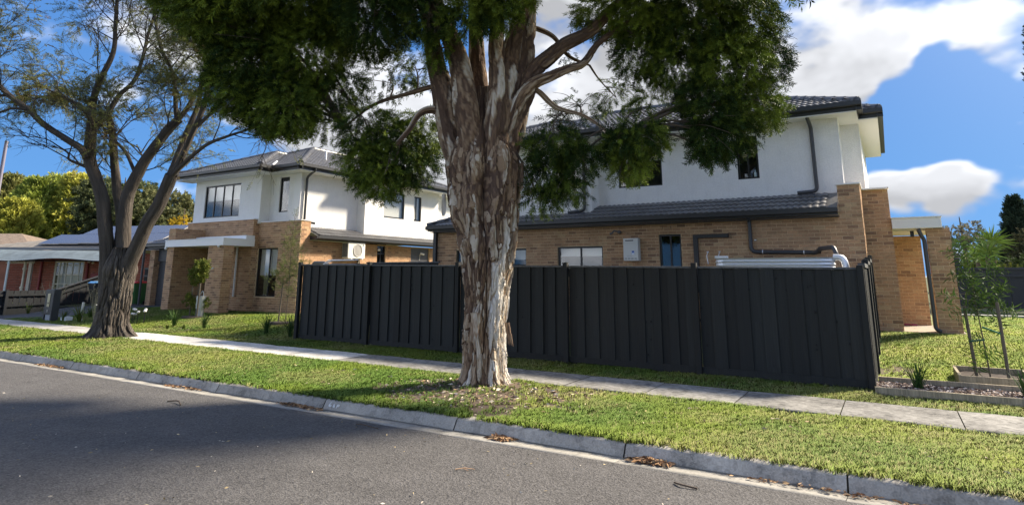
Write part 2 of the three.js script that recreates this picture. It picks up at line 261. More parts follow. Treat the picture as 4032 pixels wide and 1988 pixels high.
// one roll-profile roof tile, 0.3 wide, laid up the slope (local: x across, z down the slope, y up)
const tileGeos = [0, 1].map((k) => {
  const nx = 12, pos = [], idx = [], L = 0.36, prof = (t) => 0.024 * Math.pow(Math.abs(Math.sin(t * 2 * Math.PI + 0.2)), 1.2) ;
  const rows = [[-L + 0.02, 0.0], [0, 0.028], [0.004, 0.012], [0.004, -0.004]];
  for (const [z, h] of rows) for (let i = 0; i <= nx; i++) pos.push((i / nx - 0.5) * 0.302, h + (h > -0.001 ? prof(i / nx) : 0), z);
  for (let r = 0; r < rows.length - 1; r++) for (let i = 0; i < nx; i++) { const q = r * (nx + 1) + i; idx.push(q, q + nx + 1, q + 1, q + 1, q + nx + 1, q + nx + 2); }
  let g = new THREE.BufferGeometry(); g.setAttribute('position', new THREE.Float32BufferAttribute(pos, 3)); g.setIndex(idx); g = g.toNonIndexed(); g.computeVertexNormals(); g.rotateY(k * 0.006); return metricUV(g);
});
const PITCH = Math.tan(22.5 * Math.PI / 180), PA = 22.5 * Math.PI / 180;
function roofHeight(rects, eaveY) { return (x, d) => { let h = -1; for (const r of rects) { const m = Math.min(x - r[0], r[1] - x, d - r[2], r[3] - d); if (m > h) h = m; } return h < 0 ? null : eaveY + h * PITCH; }; }
function tileRoof(parent, rects, eaveY, o = {}) {
  const H = roofHeight(rects, eaveY), keep = o.keep ?? (() => true), sides = o.sides ?? 'frl', tr = rng(o.seed ?? 5), tiles = [], R = new THREE.Matrix4();
  // under the tiles: the deck
  const pos = [], st = 0.12, x0 = Math.min(...rects.map((r) => r[0])), x1 = Math.min(o.xmax ?? 99, Math.max(...rects.map((r) => r[1]))), d0 = Math.min(...rects.map((r) => r[2])), d1 = Math.max(...rects.map((r) => r[3]));
  const hh = (x, d) => { const h = H(clamp(x, x0 + 1e-4, x1 - 1e-4), clamp(d, d0 + 1e-4, d1 - 1e-4)); return h === null ? null : h - 0.015; };
  for (let x = x0; x < x1 - 1e-6; x += st) for (let d = d0; d < d1 - 1e-6; d += st) { const xe = Math.min(x + st, x1), de = Math.min(d + st, d1); if (!keep((x + xe) / 2, (d + de) / 2)) continue; const a = hh(x, d), b = hh(xe, d), c = hh(xe, de), e = hh(x, de); if ([a, b, c, e].includes(null)) continue; pos.push(x, a, -d, xe, b, -d, xe, c, -de, x, a, -d, xe, c, -de, x, e, -de); }
  const dg = new THREE.BufferGeometry(); dg.setAttribute('position', new THREE.Float32BufferAttribute(pos, 3)); dg.computeVertexNormals(); metricUV(dg);
  const roof = part(parent, 'roof', dg, tileMs[0]);
  for (const r of rects) for (const s of sides) {
    const along = s === 'f' || s === 'b' ? [r[0], r[1]] : [r[2], r[3]], run = Math.min(r[1] - r[0], r[3] - r[2]) / 2, ca = Math.cos(PA), sa = Math.sin(PA);
    for (let k = 0; k * 0.31 * ca < run; k++) for (let u = along[0] + 0.15; u < along[1]; u += 0.3) {
      const q = (k * 0.31 + 0.16) * ca, mid = s === 'f' ? [u, r[2] + q] : s === 'b' ? [u, r[3] - q] : s === 'r' ? [r[1] - q, u] : [r[0] + q, u];
      const h = H(mid[0], mid[1]); if (h === null || mid[0] > (o.xmax ?? 99) - 0.1 || !keep(mid[0], mid[1]) || h > eaveY + q * PITCH + 0.03) continue;
      if (Math.abs(Math.min(mid[0] - r[0], r[1] - mid[0], mid[1] - r[2], r[3] - mid[1]) - q) > 0.02) continue;
      const e = k * 0.31 * ca - 0.03, p = s === 'f' ? [u, r[2] + e] : s === 'b' ? [u, r[3] - e] : s === 'r' ? [r[1] - e, u] : [r[0] + e, u];
      const at = V(p[0], eaveY + e * PITCH + 0.006, p[1]), yaw = s === 'f' ? 0 : s === 'b' ? Math.PI : s === 'r' ? Math.PI / 2 : -Math.PI / 2;
      tiles.push({ at, yaw, n: new THREE.Vector3(0, ca, 0).add(new THREE.Vector3(0, 0, sa).applyAxisAngle(UP, yaw)), m: tileMs[Math.floor(tr() * 3)], g: tileGeos[Math.floor(tr() * 2)], tilt: PA + (tr() - 0.5) * 0.008 });
    }
  }
  const vis = tiles.filter(shows).sort((a, b) => a.at.distanceToSquared(EYE) - b.at.distanceToSquared(EYE)), own = new Set(vis.slice(0, o.most ?? 150));
  const place = (t, m) => { m.position.copy(t.at); m.rotation.order = 'YXZ'; m.rotation.set(t.tilt, t.yaw, 0); };
  for (const t of own) { const m = mesh('roof_tile', t.g, t.m); place(t, m); roof.add(m); }
  const rest = tiles.filter((t) => !own.has(t)).map((t) => { const m = new THREE.Object3D(); place(t, m); m.updateMatrix(); return t.g.clone().applyMatrix4(m.matrix); });
  if (rest.length) { const m = mesh('tiling', rest, tileMs[1]); m.userData.kind = 'stuff'; roof.add(m); }
  // hips and ridges capped with half-round tiles
  const cap = (a, b) => { const L = a.distanceTo(b), n = Math.max(1, Math.round(L / 0.36)), dir = b.clone().sub(a).normalize(); for (let i = 0; i < n; i++) { const p = a.clone().lerp(b, i / n), q = a.clone().lerp(b, (i + 1.12) / n), md = p.clone().lerp(q, 0.5), h = H(md.x, -md.z); if (h === null || h > md.y + 0.06 || !keep(md.x, -md.z) || md.x > (o.xmax ?? 99)) continue; const g = tube([p.add(new THREE.Vector3(0, 0.0, 0)), q], [0.125, 0.105], 10); g.scale(1, 1, 1); roof.add(mesh('ridge_tile', g, tileMs[i % 3])); } };
  for (const r of rects) { if (o.noCaps) break; const run = Math.min(r[1] - r[0], r[3] - r[2]) / 2, y = eaveY + run * PITCH, wide = r[1] - r[0] > r[3] - r[2]; const A = wide ? V(r[0] + run, y, r[2] + run) : V(r[0] + run, y, r[2] + run), B = wide ? V(r[1] - run, y, r[2] + run) : V(r[0] + run, y, r[3] - run);
    cap(V(r[0], eaveY, r[2]), A); cap(V(r[1], eaveY, r[2]), wide ? B : A); cap(V(r[0], eaveY, r[3]), wide ? A : B); cap(V(r[1], eaveY, r[3]), B); if (A.distanceTo(B) > 0.2) cap(A, B); }
  return roof;
}
// gutter with fascia along a straight eave; F's w axis points outwards
function gutter(F, u0, u1, y, faH = 0.19) {
  const s = new THREE.Shape(); s.moveTo(0, -0.115); s.lineTo(0.10, -0.115); s.quadraticCurveTo(0.118, -0.112, 0.12, -0.09); s.lineTo(0.12, 0); s.lineTo(0.108, 0); s.lineTo(0.106, -0.1); s.lineTo(0.012, -0.1); s.lineTo(0.012, 0.0); s.lineTo(0, 0);
  const g = new THREE.ExtrudeGeometry(s, { depth: u1 - u0, bevelEnabled: false }); g.rotateY(-Math.PI / 2); g.scale(1, 1, 1); // shape x -> z
  g.applyMatrix4(new THREE.Matrix4().makeScale(1, 1, 1)); g.translate(u1, y, 0);
  return [metricUV(toF(F, g)), boxF(F, u0, u1, y - 0.02 - faH, y - 0.02, -0.022, -0.001)];
}
// ---------- ground ----------
function gy(x, d) { // height of the land
  const base = clamp(-0.0043 * (x + 7), -0.05, 0.09);
  const left = 0.25 * sstep(11.4, 14.4, d) , right = 0.43 * sstep(12.2, 17.9, d);
  const t = sstep(-13, -3, x);
  return base * sstep(6.7, 9.4, d) + lerp(left, right, t);
}
const bump = (x, d) => 0.02 * (fbm(x * 1.3, d * 1.3, 2, 3) - 0.5) + 0.05 * Math.exp(-((x + 5.85) ** 2 + (d - 8.85) ** 2) / 0.5);
// bare soil: round the paperbark, the trodden strip to the kerb, patches; 1 = bare
function bare(x, d) {
  const n = fbm(x * 2.2, d * 2.2, 8, 4) - 0.5, e = (cx, cd, rx, rd) => Math.hypot((x - cx) / rx, (d - cd) / rd) + n * 1.0;
  let b = 1 - sstep(0.9, 1.25, e(-5.4, 8.25, 1.75, 1.2));
  b = Math.max(b, 1 - sstep(0.7, 1.1, e(-4.62, 7.25, 0.45, 0.55)), 0.8 * (1 - sstep(0.6, 1.1, e(-3.6, 7.75, 0.35, 0.2))));
  b = Math.max(b, 0.75 * (1 - sstep(0.6, 1.1, e(-18.4, 8.55, 1.3, 0.5))));
  if (d > 9 && d < 12) b = Math.max(b, 0.85 * sstep(0.44, 0.62, fbm(x * 1.6, d * 2.6, 12, 4)) * (x > -6 ? 1 : 0.6), d > 10.4 && d < 10.75 ? 0.7 * sstep(0.4, 0.6, n + 0.5) : 0);
  if (d < 9.2) b = Math.max(b, 0.65 * sstep(0.60, 0.70, fbm(x * 0.9 + 3, d * 1.5, 19, 4)));
  if (d > 6.7 && d < 7) b = Math.max(b, 0.5 * sstep(0.48, 0.6, n + 0.5));
  b = Math.max(b, 0.9 * (1 - sstep(0.6, 1.1, e(-0.1, 13.6, 0.5, 0.9))));
  if (x < -14 && x > -23 && Math.abs(d - 11.75 - 0.1 * Math.sin(x)) < 0.28) b = Math.max(b, sstep(0.40, 0.52, n + 0.5));
  return clamp(b);
}
// straw: dry yellow share of the turf
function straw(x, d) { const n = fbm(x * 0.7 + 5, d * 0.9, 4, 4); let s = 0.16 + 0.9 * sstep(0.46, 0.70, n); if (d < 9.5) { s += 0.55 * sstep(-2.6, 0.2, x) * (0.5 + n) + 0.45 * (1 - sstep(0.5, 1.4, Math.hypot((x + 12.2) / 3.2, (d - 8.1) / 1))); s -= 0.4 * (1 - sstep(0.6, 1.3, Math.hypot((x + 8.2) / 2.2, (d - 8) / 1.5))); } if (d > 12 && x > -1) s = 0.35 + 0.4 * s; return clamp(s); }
const soilC = (x, d) => { const k = 0.75 + 0.6 * fbm(x * 6, d * 6, 3, 3); return [0.115 * k, 0.082 * k, 0.058 * k]; };
const turfC = (x, d) => { const s = straw(x, d), k = 0.8 + 0.45 * fbm(x * 5, d * 5, 6, 3); return [lerp(0.10, 0.26, s) * k, lerp(0.145, 0.225, s) * k, lerp(0.035, 0.10, s) * k]; };
const groundM = M(1, 1, 1, 1, { vertexColors: true, map: rep(T_soft, 0.8), bumpMap: rep(T_grain, 2), bumpScale: 0.012 });
function land(name, x0, x1, d0, d1, st, skip = () => false) {
  const nx = Math.round((x1 - x0) / st), nd = Math.round((d1 - d0) / st), pos = [], col = [], uv = [], idx = [];
  for (let j = 0; j <= nd; j++) for (let i = 0; i <= nx; i++) { const x = lerp(x0, x1, i / nx), d = lerp(d0, d1, j / nd), b = bare(x, d), s = soilC(x, d), t = turfC(x, d); pos.push(x, gy(x, d) + bump(x, d) - 0.005, -d); const br = d > 12 && x > -1 ? 1.35 : 1; col.push(...s.map((c, k) => lerp(t[k] * br, c, b))); uv.push(x, d); }  // right-hand turf colour raised to look sunlit
  for (let j = 0; j < nd; j++) for (let i = 0; i < nx; i++) { if (skip(lerp(x0, x1, (i + 0.5) / nx), lerp(d0, d1, (j + 0.5) / nd))) continue; const q = j * (nx + 1) + i; idx.push(q, q + 1, q + nx + 1, q + 1, q + nx + 2, q + nx + 1); }
  const g = new THREE.BufferGeometry(); g.setAttribute('position', new THREE.Float32BufferAttribute(pos, 3)); g.setAttribute('color', new THREE.Float32BufferAttribute(col, 3)); g.setAttribute('uv', new THREE.Float32BufferAttribute(uv, 2)); g.setIndex(idx); g.computeVertexNormals();
  return struct(name, g, groundM);
}
land('verge', -30, 6, 6.72, 11.8, 0.1);
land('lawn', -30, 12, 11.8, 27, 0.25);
{ // everything beyond, out to the horizon
  const g = new THREE.BufferGeometry(), R = 900, pos = [], idx = [], col = [], ring = [[-30, 12, 6.72, 27]];
  const quad = (x0, x1, d0, d1, y) => { const q = pos.length / 3; pos.push(x0, y, -d0, x1, y, -d0, x1, y, -d1, x0, y, -d1); for (let i = 0; i < 4; i++) col.push(0.08, 0.10, 0.035); idx.push(q, q + 1, q + 2, q, q + 2, q + 3); };
  quad(-R, R, 26.99, R, 0.36); quad(-R, -29.99, 6.72, 27, 0.06); quad(6, R, 6.72, 11.8, -0.05); quad(11.99, R, 11.8, 27, 0.3); quad(-R, R, -R, -5.2, -0.06);
  g.setAttribute('position', new THREE.Float32BufferAttribute(pos, 3)); g.setAttribute('color', new THREE.Float32BufferAttribute(col, 3)); g.setIndex(idx); g.computeVertexNormals(); metricUV(g); struct('ground', g, groundM);
}
{ // the road with its crown
  const nx = 80, ds = [-5.2, -3.5, -2, -0.6, 0.6, 2, 3.5, 5, 6.26], pos = [], idx = [], uv = [];
  for (let i = 0; i <= nx; i++) for (const d of ds) { const x = -220 + i * 5.5; pos.push(x, -0.098 + 0.07 * (1 - Math.pow((d - 0.5) / 5.76, 2)), -d); uv.push(x / 2.3, d / 2.3); }
  const n = ds.length; for (let i = 0; i < nx; i++) for (let j = 0; j < n - 1; j++) { const q = i * n + j; idx.push(q, q + n, q + 1, q + 1, q + n, q + n + 1); }
  const g = new THREE.BufferGeometry(); g.setAttribute('position', new THREE.Float32BufferAttribute(pos, 3)); g.setAttribute('uv', new THREE.Float32BufferAttribute(uv, 2)); g.setIndex(idx); g.computeVertexNormals();
  struct('road', g, M(0.142, 0.137, 0.134, 0.9, { map: T_asph, bumpMap: T_asph, bumpScale: 0.012 }));
}
{ // kerb and gutter, cast in sections with open joints
  const kerb = new THREE.Group(); kerb.name = 'kerb'; kerb.userData.kind = 'structure'; scene.add(kerb);
  const gut = new THREE.Group(); gut.name = 'gutter'; gut.userData.kind = 'structure'; scene.add(gut);
  const J = [-80, -60, -45, -36, -31, -26.2, -23.8, -21.4, -18.95, -16.55, -14.3, -11.9, -9.55, -7.1, -4.8, -2.6, -0.525, 1.9, 4.3, 6.7, 12, 30, 60], cr = rng(3);
  const kerbMs = [0, 1, 2, 3].map((i) => { const t = rep(T_conc, 0.55); t.offset.set(i * 0.23, i * 0.37); const k = 0.47 + 0.035 * i; return M(k, k * 0.955, k * 0.87, 0.95, { map: t, bumpMap: t, bumpScale: 0.004 }); });
  const gutM = [0, 1, 2].map((i) => { const t = rep(T_conc, 0.45); t.offset.set(i * 0.31, i * 0.17); const k = 0.42 + 0.03 * i; return M(k, k * 0.97, k * 0.9, 0.95, { map: t, bumpMap: t, bumpScale: 0.003 }); });
  const prof = [[6.86, -0.25], [6.86, -0.002], [6.74, 0.004], [6.70, 0.002], [6.67, -0.008], [6.652, -0.026], [6.642, -0.05], [6.60, -0.118], [6.597, -0.126], [6.597, -0.25]];
  const gp = [[6.594, -0.25], [6.594, -0.124], [6.52, -0.128], [6.40, -0.118], [6.235, -0.096], [6.231, -0.25]];
  const ext = (p, x0, x1, jit) => { const pos = [], n = Math.max(2, Math.round((x1 - x0) / 0.3)), idx = [], uv = []; let L = [0]; for (let k = 1; k < p.length; k++) L.push(L[k - 1] + Math.hypot(p[k][0] - p[k - 1][0], p[k][1] - p[k - 1][1]));
    for (let i = 0; i <= n; i++) { const x = lerp(x0, x1, i / n), e = i === 0 || i === n ? 0.006 : 0; for (let k = 0; k < p.length; k++) { const w = jit * (vnoise(x * 2.2, k * 0.3, 4) - 0.5); pos.push(x, p[k][1] - (p[k][1] > -0.2 ? e : 0) + w * 0.5, -(p[k][0] + w)); uv.push(x, L[k]); } }
    for (let i = 0; i < n; i++) for (let k = 0; k < p.length - 1; k++) { const q = i * p.length + k; idx.push(q, q + p.length, q + 1, q + 1, q + p.length, q + p.length + 1); }
    const g = new THREE.BufferGeometry(); g.setAttribute('position', new THREE.Float32BufferAttribute(pos, 3)); g.setAttribute('uv', new THREE.Float32BufferAttribute(uv, 2)); g.setIndex(idx); g.computeVertexNormals(); return g; };
  for (let i = 0; i < J.length - 1; i++) {
    const dy = (cr() - 0.5) * 0.006; const k = mesh('kerb_section', ext(prof, J[i] + 0.008, J[i + 1] - 0.008, 0.012), kerbMs[i % 4]); k.position.y = dy; kerb.add(k);
    gut.add(mesh('gutter_section', ext(gp, J[i] + 0.003, J[i + 1] - 0.003, 0.006), gutM[i % 3]));
  }
  kerb.add(mesh('joint_backing', box(-80, 60, -0.25, -0.02, 6.68, 6.85), M(0.03, 0.028, 0.025, 1)));
}
{ // footpath slabs: old grey ones, a bright new run, older grey again
  const path = new THREE.Group(); path.name = 'footpath'; path.userData.kind = 'structure'; scene.add(path);
  const mk = (k, o) => { const t = rep(k < 0.5 ? T_old : T_conc, 0.8); t.offset.set(o, o * 1.7); return M(k, k * 0.985, k * 0.955, 0.95, { map: t, bumpMap: t, bumpScale: 0.004 }); };
  const old = [mk(0.29, 0.1), mk(0.32, 0.43), mk(0.27, 0.77), mk(0.34, 0.9)], neu = [mk(0.84, 0.2), mk(0.88, 0.6)], mid = [mk(0.55, 0.3), mk(0.5, 0.8)], pr = rng(8);
  const pts = (x) => [9.36 + 0.05 * (vnoise(x * 1.5, 1) - 0.5), 10.5 + 0.05 * (vnoise(x * 1.4, 7) - 0.5)];
  for (let i = -30; i < 12; i++) {
    const x0 = -9.9 + i * 1.3266 * (i < 0 ? 1.13 : 0.985), x1 = -9.9 + (i + 1) * 1.3266 * (i < 0 ? 1.13 : 0.985); if (x0 < -46) continue;
    const m = i >= 0 ? old[Math.floor(pr() * 4)] : x0 > -19.5 ? neu[i & 1] : mid[i & 1], pos = [], idx = [], n = 6;
    const tilt = (pr() - 0.5) * 0.012;
    for (let k = 0; k <= n; k++) { const x = lerp(x0 + 0.006, x1 - 0.006, k / n), [a, b] = pts(x), e = k === 0 || k === n ? 0.006 : 0; for (const [d, y] of [[a, -0.1], [a, 0.014 - e], [a + 0.02, 0.022 - e], [b - 0.02, 0.024 - e], [b, 0.016 - e], [b, -0.1]]) pos.push(x, y + gy(x, 10) * 0.9 + 0.004 + tilt * (k / n - 0.5), -d); }
    for (let k = 0; k < n; k++) for (let j = 0; j < 5; j++) { const q = k * 6 + j; idx.push(q, q + 6, q + 1, q + 1, q + 6, q + 7); }
    let g = new THREE.BufferGeometry(); g.setAttribute('position', new THREE.Float32BufferAttribute(pos, 3)); g.setIndex(idx); g = g.toNonIndexed(); g.computeVertexNormals(); path.add(mesh('slab', metricUV(g), m));
  }
}
// driveway of the second house
{ const pos = [], idx = [], n = 24; for (let i = 0; i <= n; i++) { const d = lerp(10.55, 16.3, i / n); for (const x of [-30.4, -27.1]) pos.push(x, gy(x, d) + 0.03, -d); } for (let i = 0; i < n; i++) { const q = i * 2; idx.push(q, q + 1, q + 2, q + 1, q + 3, q + 2); } const g = new THREE.BufferGeometry(); g.setAttribute('position', new THREE.Float32BufferAttribute(pos, 3)); g.setIndex(idx); g.computeVertexNormals(); struct('driveway', metricUV(g), M(0.09, 0.092, 0.10, 0.9, { map: rep(T_conc, 0.6) })); }
// kerb of the side street on the right
{ const s = [box(1.2, 14, 0.28, 0.47, 26.4, 26.8)]; struct('kerb_side_street', s, M(0.5, 0.5, 0.49, 0.9, { map: rep(T_conc, 0.6) })); }
// grass
const tuftG = (() => { const r = rng(21), pos = []; for (let i = 0; i < 18; i++) { const a = r() * 6.28, l = 0.02 + 0.026 * r(), lean = 0.2 + 0.7 * r(), w = 0.0016 + 0.0012 * r(), bx = (r() - 0.5) * 0.075, bz = (r() - 0.5) * 0.075, dx = Math.cos(a), dz = Math.sin(a), px = -dz * w, pz = dx * w; const m = [bx + dx * l * lean * 0.35, l * 0.6, bz + dz * l * lean * 0.35], t = [bx + dx * l * lean, l * (1 - 0.25 * lean), bz + dz * l * lean]; pos.push(bx - px, -0.005, bz - pz, bx + px, -0.005, bz + pz, m[0] + px, m[1], m[2] + pz, bx - px, -0.005, bz - pz, m[0] + px, m[1], m[2] + pz, m[0] - px, m[1], m[2] - pz, m[0] - px, m[1], m[2] - pz, m[0] + px, m[1], m[2] + pz, ...t); } const g = new THREE.BufferGeometry(); g.setAttribute('position', new THREE.Float32BufferAttribute(pos, 3)); const n = new Float32Array(pos.length); for (let i = 0; i < n.length; i += 3) n[i + 1] = 1; g.setAttribute('normal', new THREE.BufferAttribute(n, 3)); g.setAttribute('uv', new THREE.Float32BufferAttribute(new Float32Array(pos.length / 3 * 2), 2)); return g; })();
const leafMat = (rough = 0.75, tr = 0.3) => M(1, 1, 1, rough, { physical: true, transmission: tr, thickness: 0, ior: 1.3, specularIntensity: 0.4 });
const grassM = M(1, 1, 1, 0.85, { physical: true, specularIntensity: 0.3 });
function instanced(name, geo, mat, list) { const im = new THREE.InstancedMesh(geo, mat, list.length), m = new THREE.Matrix4(), c = new THREE.Color(); list.forEach((t, i) => { im.setMatrixAt(i, m.compose(t.p, t.q, t.s)); im.setColorAt(i, c.setRGB(...t.c)); }); im.name = name; im.castShadow = im.receiveShadow = true; im.userData.kind = 'stuff'; return im; }
function sow(name, areas, seed) {
  const r = rng(seed), list = [], q0 = new THREE.Quaternion();
  for (const [x0, x1, d0, d1, dens, hs] of areas) {
    const n = Math.round((x1 - x0) * (d1 - d0) * dens);
    for (let i = 0; i < n; i++) {
      const x = lerp(x0, x1, r()), d = lerp(d0, d1, r()), b = bare(x, d); if (r() < b * 0.93) continue;
      if (d > 9.32 && d < 10.54 && (d > 9.36 + 0.03 * vnoise(x * 9, 3) * 2 && d < 10.5 - 0.06 * vnoise(x * 8, 5))) continue;
      const s = straw(x, d), dry = r() < s * 0.30, k = 0.88 + 0.24 * r(), t = sstep(0.3, 0.8, fbm(x * 0.9, d * 0.9, 9, 3));
      const c = dry ? [0.285 * k, 0.28 * k, 0.118 * k] : [lerp(0.115, 0.235, clamp(t * 0.5 + s * 0.6) + (r() - 0.5) * 0.15) * k, lerp(0.195, 0.275, clamp(t * 0.6 + s * 0.5)) * k, lerp(0.038, 0.07, clamp(s)) * k];
      if (d > 12 && x > -1) for (let q = 0; q < 3; q++) c[q] *= 1.35;  // sunlit brightness of the right-hand lawn put into the blade colour
      const sc = hs * (0.7 + 0.7 * r()) * (d < 6.95 ? 1.15 : 1);
      list.push({ p: new THREE.Vector3(x, gy(x, d) + bump(x, d), -d), q: new THREE.Quaternion().setFromEuler(new THREE.Euler((r() - 0.5) * 0.3, r() * 6.28, (r() - 0.5) * 0.3)), s: new THREE.Vector3(sc * 1.2, sc * (0.7 + 0.5 * r()), sc * 1.2), c });
    }
  }
  const im = instanced(name, tuftG, grassM, list); scene.add(im);
  im.userData.label = { verge_grass: 'mown green and straw coloured grass of the street verge beside the kerb', lawn_grass: 'mown front lawns rising from the footpath up to the houses' }[name]; im.userData.category = 'grass'; return im;
}
sow('verge_grass', [[-8.5, 5, 6.70, 9.45, 1500, 0.9], [-16, -8.5, 6.70, 9.45, 900, 1.0], [-30, -16, 6.70, 9.45, 420, 1.2], [-15, 4, 10.42, 11.9, 1000, 0.9], [-28, -15, 10.42, 11.9, 450, 1.1]], 31);
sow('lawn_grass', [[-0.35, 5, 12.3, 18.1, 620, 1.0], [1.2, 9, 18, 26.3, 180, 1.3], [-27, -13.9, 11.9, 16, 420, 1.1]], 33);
// ---------- the black paling fence in front ----------
const FT = (x) => lerp(0.278, 0.141, (x + 13.83) / 13.43) + 1.73, FB = (x) => lerp(0.027, -0.03, (x + 13.83) / 13.43); // top and foot
hiddenFrom = (p) => { const d = -p.z; if (d < 11.9) return false; const t = 11.83 / d, x = p.x * t, y = 1.73 + (p.y - 1.73) * t; return x > -13.8 && x < -0.42 && y < FT(x) - 0.03; };
{
  const fr = rng(41), f = thing('paling_fence', 'long black timber paling fence with plinth board between footpath and brick house', 'fence', V(-7, 0, 11.83));
  const posts = [-13.83, -11.29, -8.54, -5.79, -3.14, -0.44];
  for (let i = 0; i < posts.length; i++) { const x = posts[i], y = FT(x) + (i === 0 ? 0.05 : i === 5 ? 0.035 : 0.065); part(f, 'post', rbox(x - 0.05, x + 0.05, FB(x) - 0.12, y, 11.73, 11.825, 0.008), fenceMs[i % 2]); }
  for (let i = 0; i < 5; i++) {
    const a = posts[i] + 0.052, b = posts[i + 1] - 0.052;
    const slope = (lo, hi, d0, d1, m, n) => { const g = rbox(-(b - a) / 2, (b - a) / 2, lo, hi, d0, d1, 0.006), p = g.attributes.position, c = (a + b) / 2; for (let k = 0; k < p.count; k++) { const x = c + p.getX(k); p.setX(k, x); p.setY(k, p.getY(k) + (hi > 1 ? FT(x) - FT(c) : FB(x) - FB(c))); } p.needsUpdate = true; part(f, n, g, m); };
    slope(FB((a + b) / 2) - 0.06, FB((a + b) / 2) + 0.145, 11.80, 11.845, fenceMs[(i + 1) % 3], 'plinth');
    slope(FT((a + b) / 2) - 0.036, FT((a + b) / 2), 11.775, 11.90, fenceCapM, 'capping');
    for (const h of [0.45, 1.0, 1.6]) part(f, 'rail', box(a, b, h, h + 0.09, 11.86, 11.90), fenceMs[0]);
    let x = a; let k = 0;
    while (x < b - 0.02) {
      const over = k % 2 === 1, w = i === 4 ? 0.205 + 0.03 * fr() : over ? 0.15 + 0.02 * fr() : 0.12 + 0.07 * fr(), x1 = Math.min(b, x + w), lean = (fr() - 0.5) * 0.006, d = over ? 11.790 : 11.821;
      const g = rbox(x - (over ? 0.006 : 0) , x1 + (over ? 0.006 : -0.004), FB(x) + 0.142, FT(x) - 0.038, d + fr() * 0.004, 11.838, 0.0035); g.translate(-x, 0, 11.82); g.rotateZ(lean * 0.5); g.rotateY((fr() - 0.5) * 0.035); g.translate(x, 0, -11.82);
      const uv = g.attributes.uv, ou = fr() * 9, ov = fr() * 5; for (let q = 0; q < uv.count; q++) uv.setXY(q, uv.getX(q) + ou, uv.getY(q) + ov);
      part(f, 'paling', g, fenceMs[Math.floor(fr() * 4)]); x = x1; k++;
    }
  }
  // knots and nail heads read as dark spots
  const spots = []; for (let i = 0; i < 130; i++) { const x = lerp(-13.7, -0.6, fr()), y = 0.25 + 1.55 * fr(); const g = new THREE.SphereGeometry(0.012 + 0.012 * fr(), 8, 5); g.scale(0.8, 1.2, 0.12); g.translate(x, y, -11.8); spots.push(metricUV(g)); }
  const sp = part(f, 'knots', spots, M(0.006, 0.006, 0.007, 0.9)); sp.userData.kind = 'stuff';
  // the return along the right-hand side of the yard
  const r = thing('return_fence', 'black paling fence return seen edge on at right end of long fence', 'fence', V(-0.42, 0, 14.2)), yt = (d) => 1.90 + (d - 11.8) * 0.05, yb = (d) => gy(0, d) - 0.03;
  let d = 11.84; let k = 0; while (d < 16.6) { const w = 0.15 + 0.03 * fr(), ov = k % 2; part(r, 'paling', rbox(-0.425 + (ov ? 0.0 : -0.004), -0.398 + (ov ? 0.014 : 0), yb(d) + 0.15, yt(d) - 0.03 + 0.02 * fr(), d, d + w + (ov ? 0.008 : -0.004), 0.003), fenceMs[Math.floor(fr() * 4)]); d += w; k++; }
  for (const q of [13.35, 14.9, 16.55]) part(r, 'post', rbox(-0.445, -0.352, yb(q) - 0.1, yt(q) + 0.06, q, q + 0.1, 0.008), fenceMs[1]);
  for (const [a, b] of [[11.84, 13.34], [13.46, 14.89], [15.01, 16.54]]) { part(r, 'plinth', box(-0.425, -0.39, yb(a) - 0.05, yb(b) + 0.14, a, b), fenceMs[0]); part(r, 'capping', box(-0.47, -0.365, yt(a) - 0.03, yt((a + b) / 2), a, b), fenceCapM); }
}

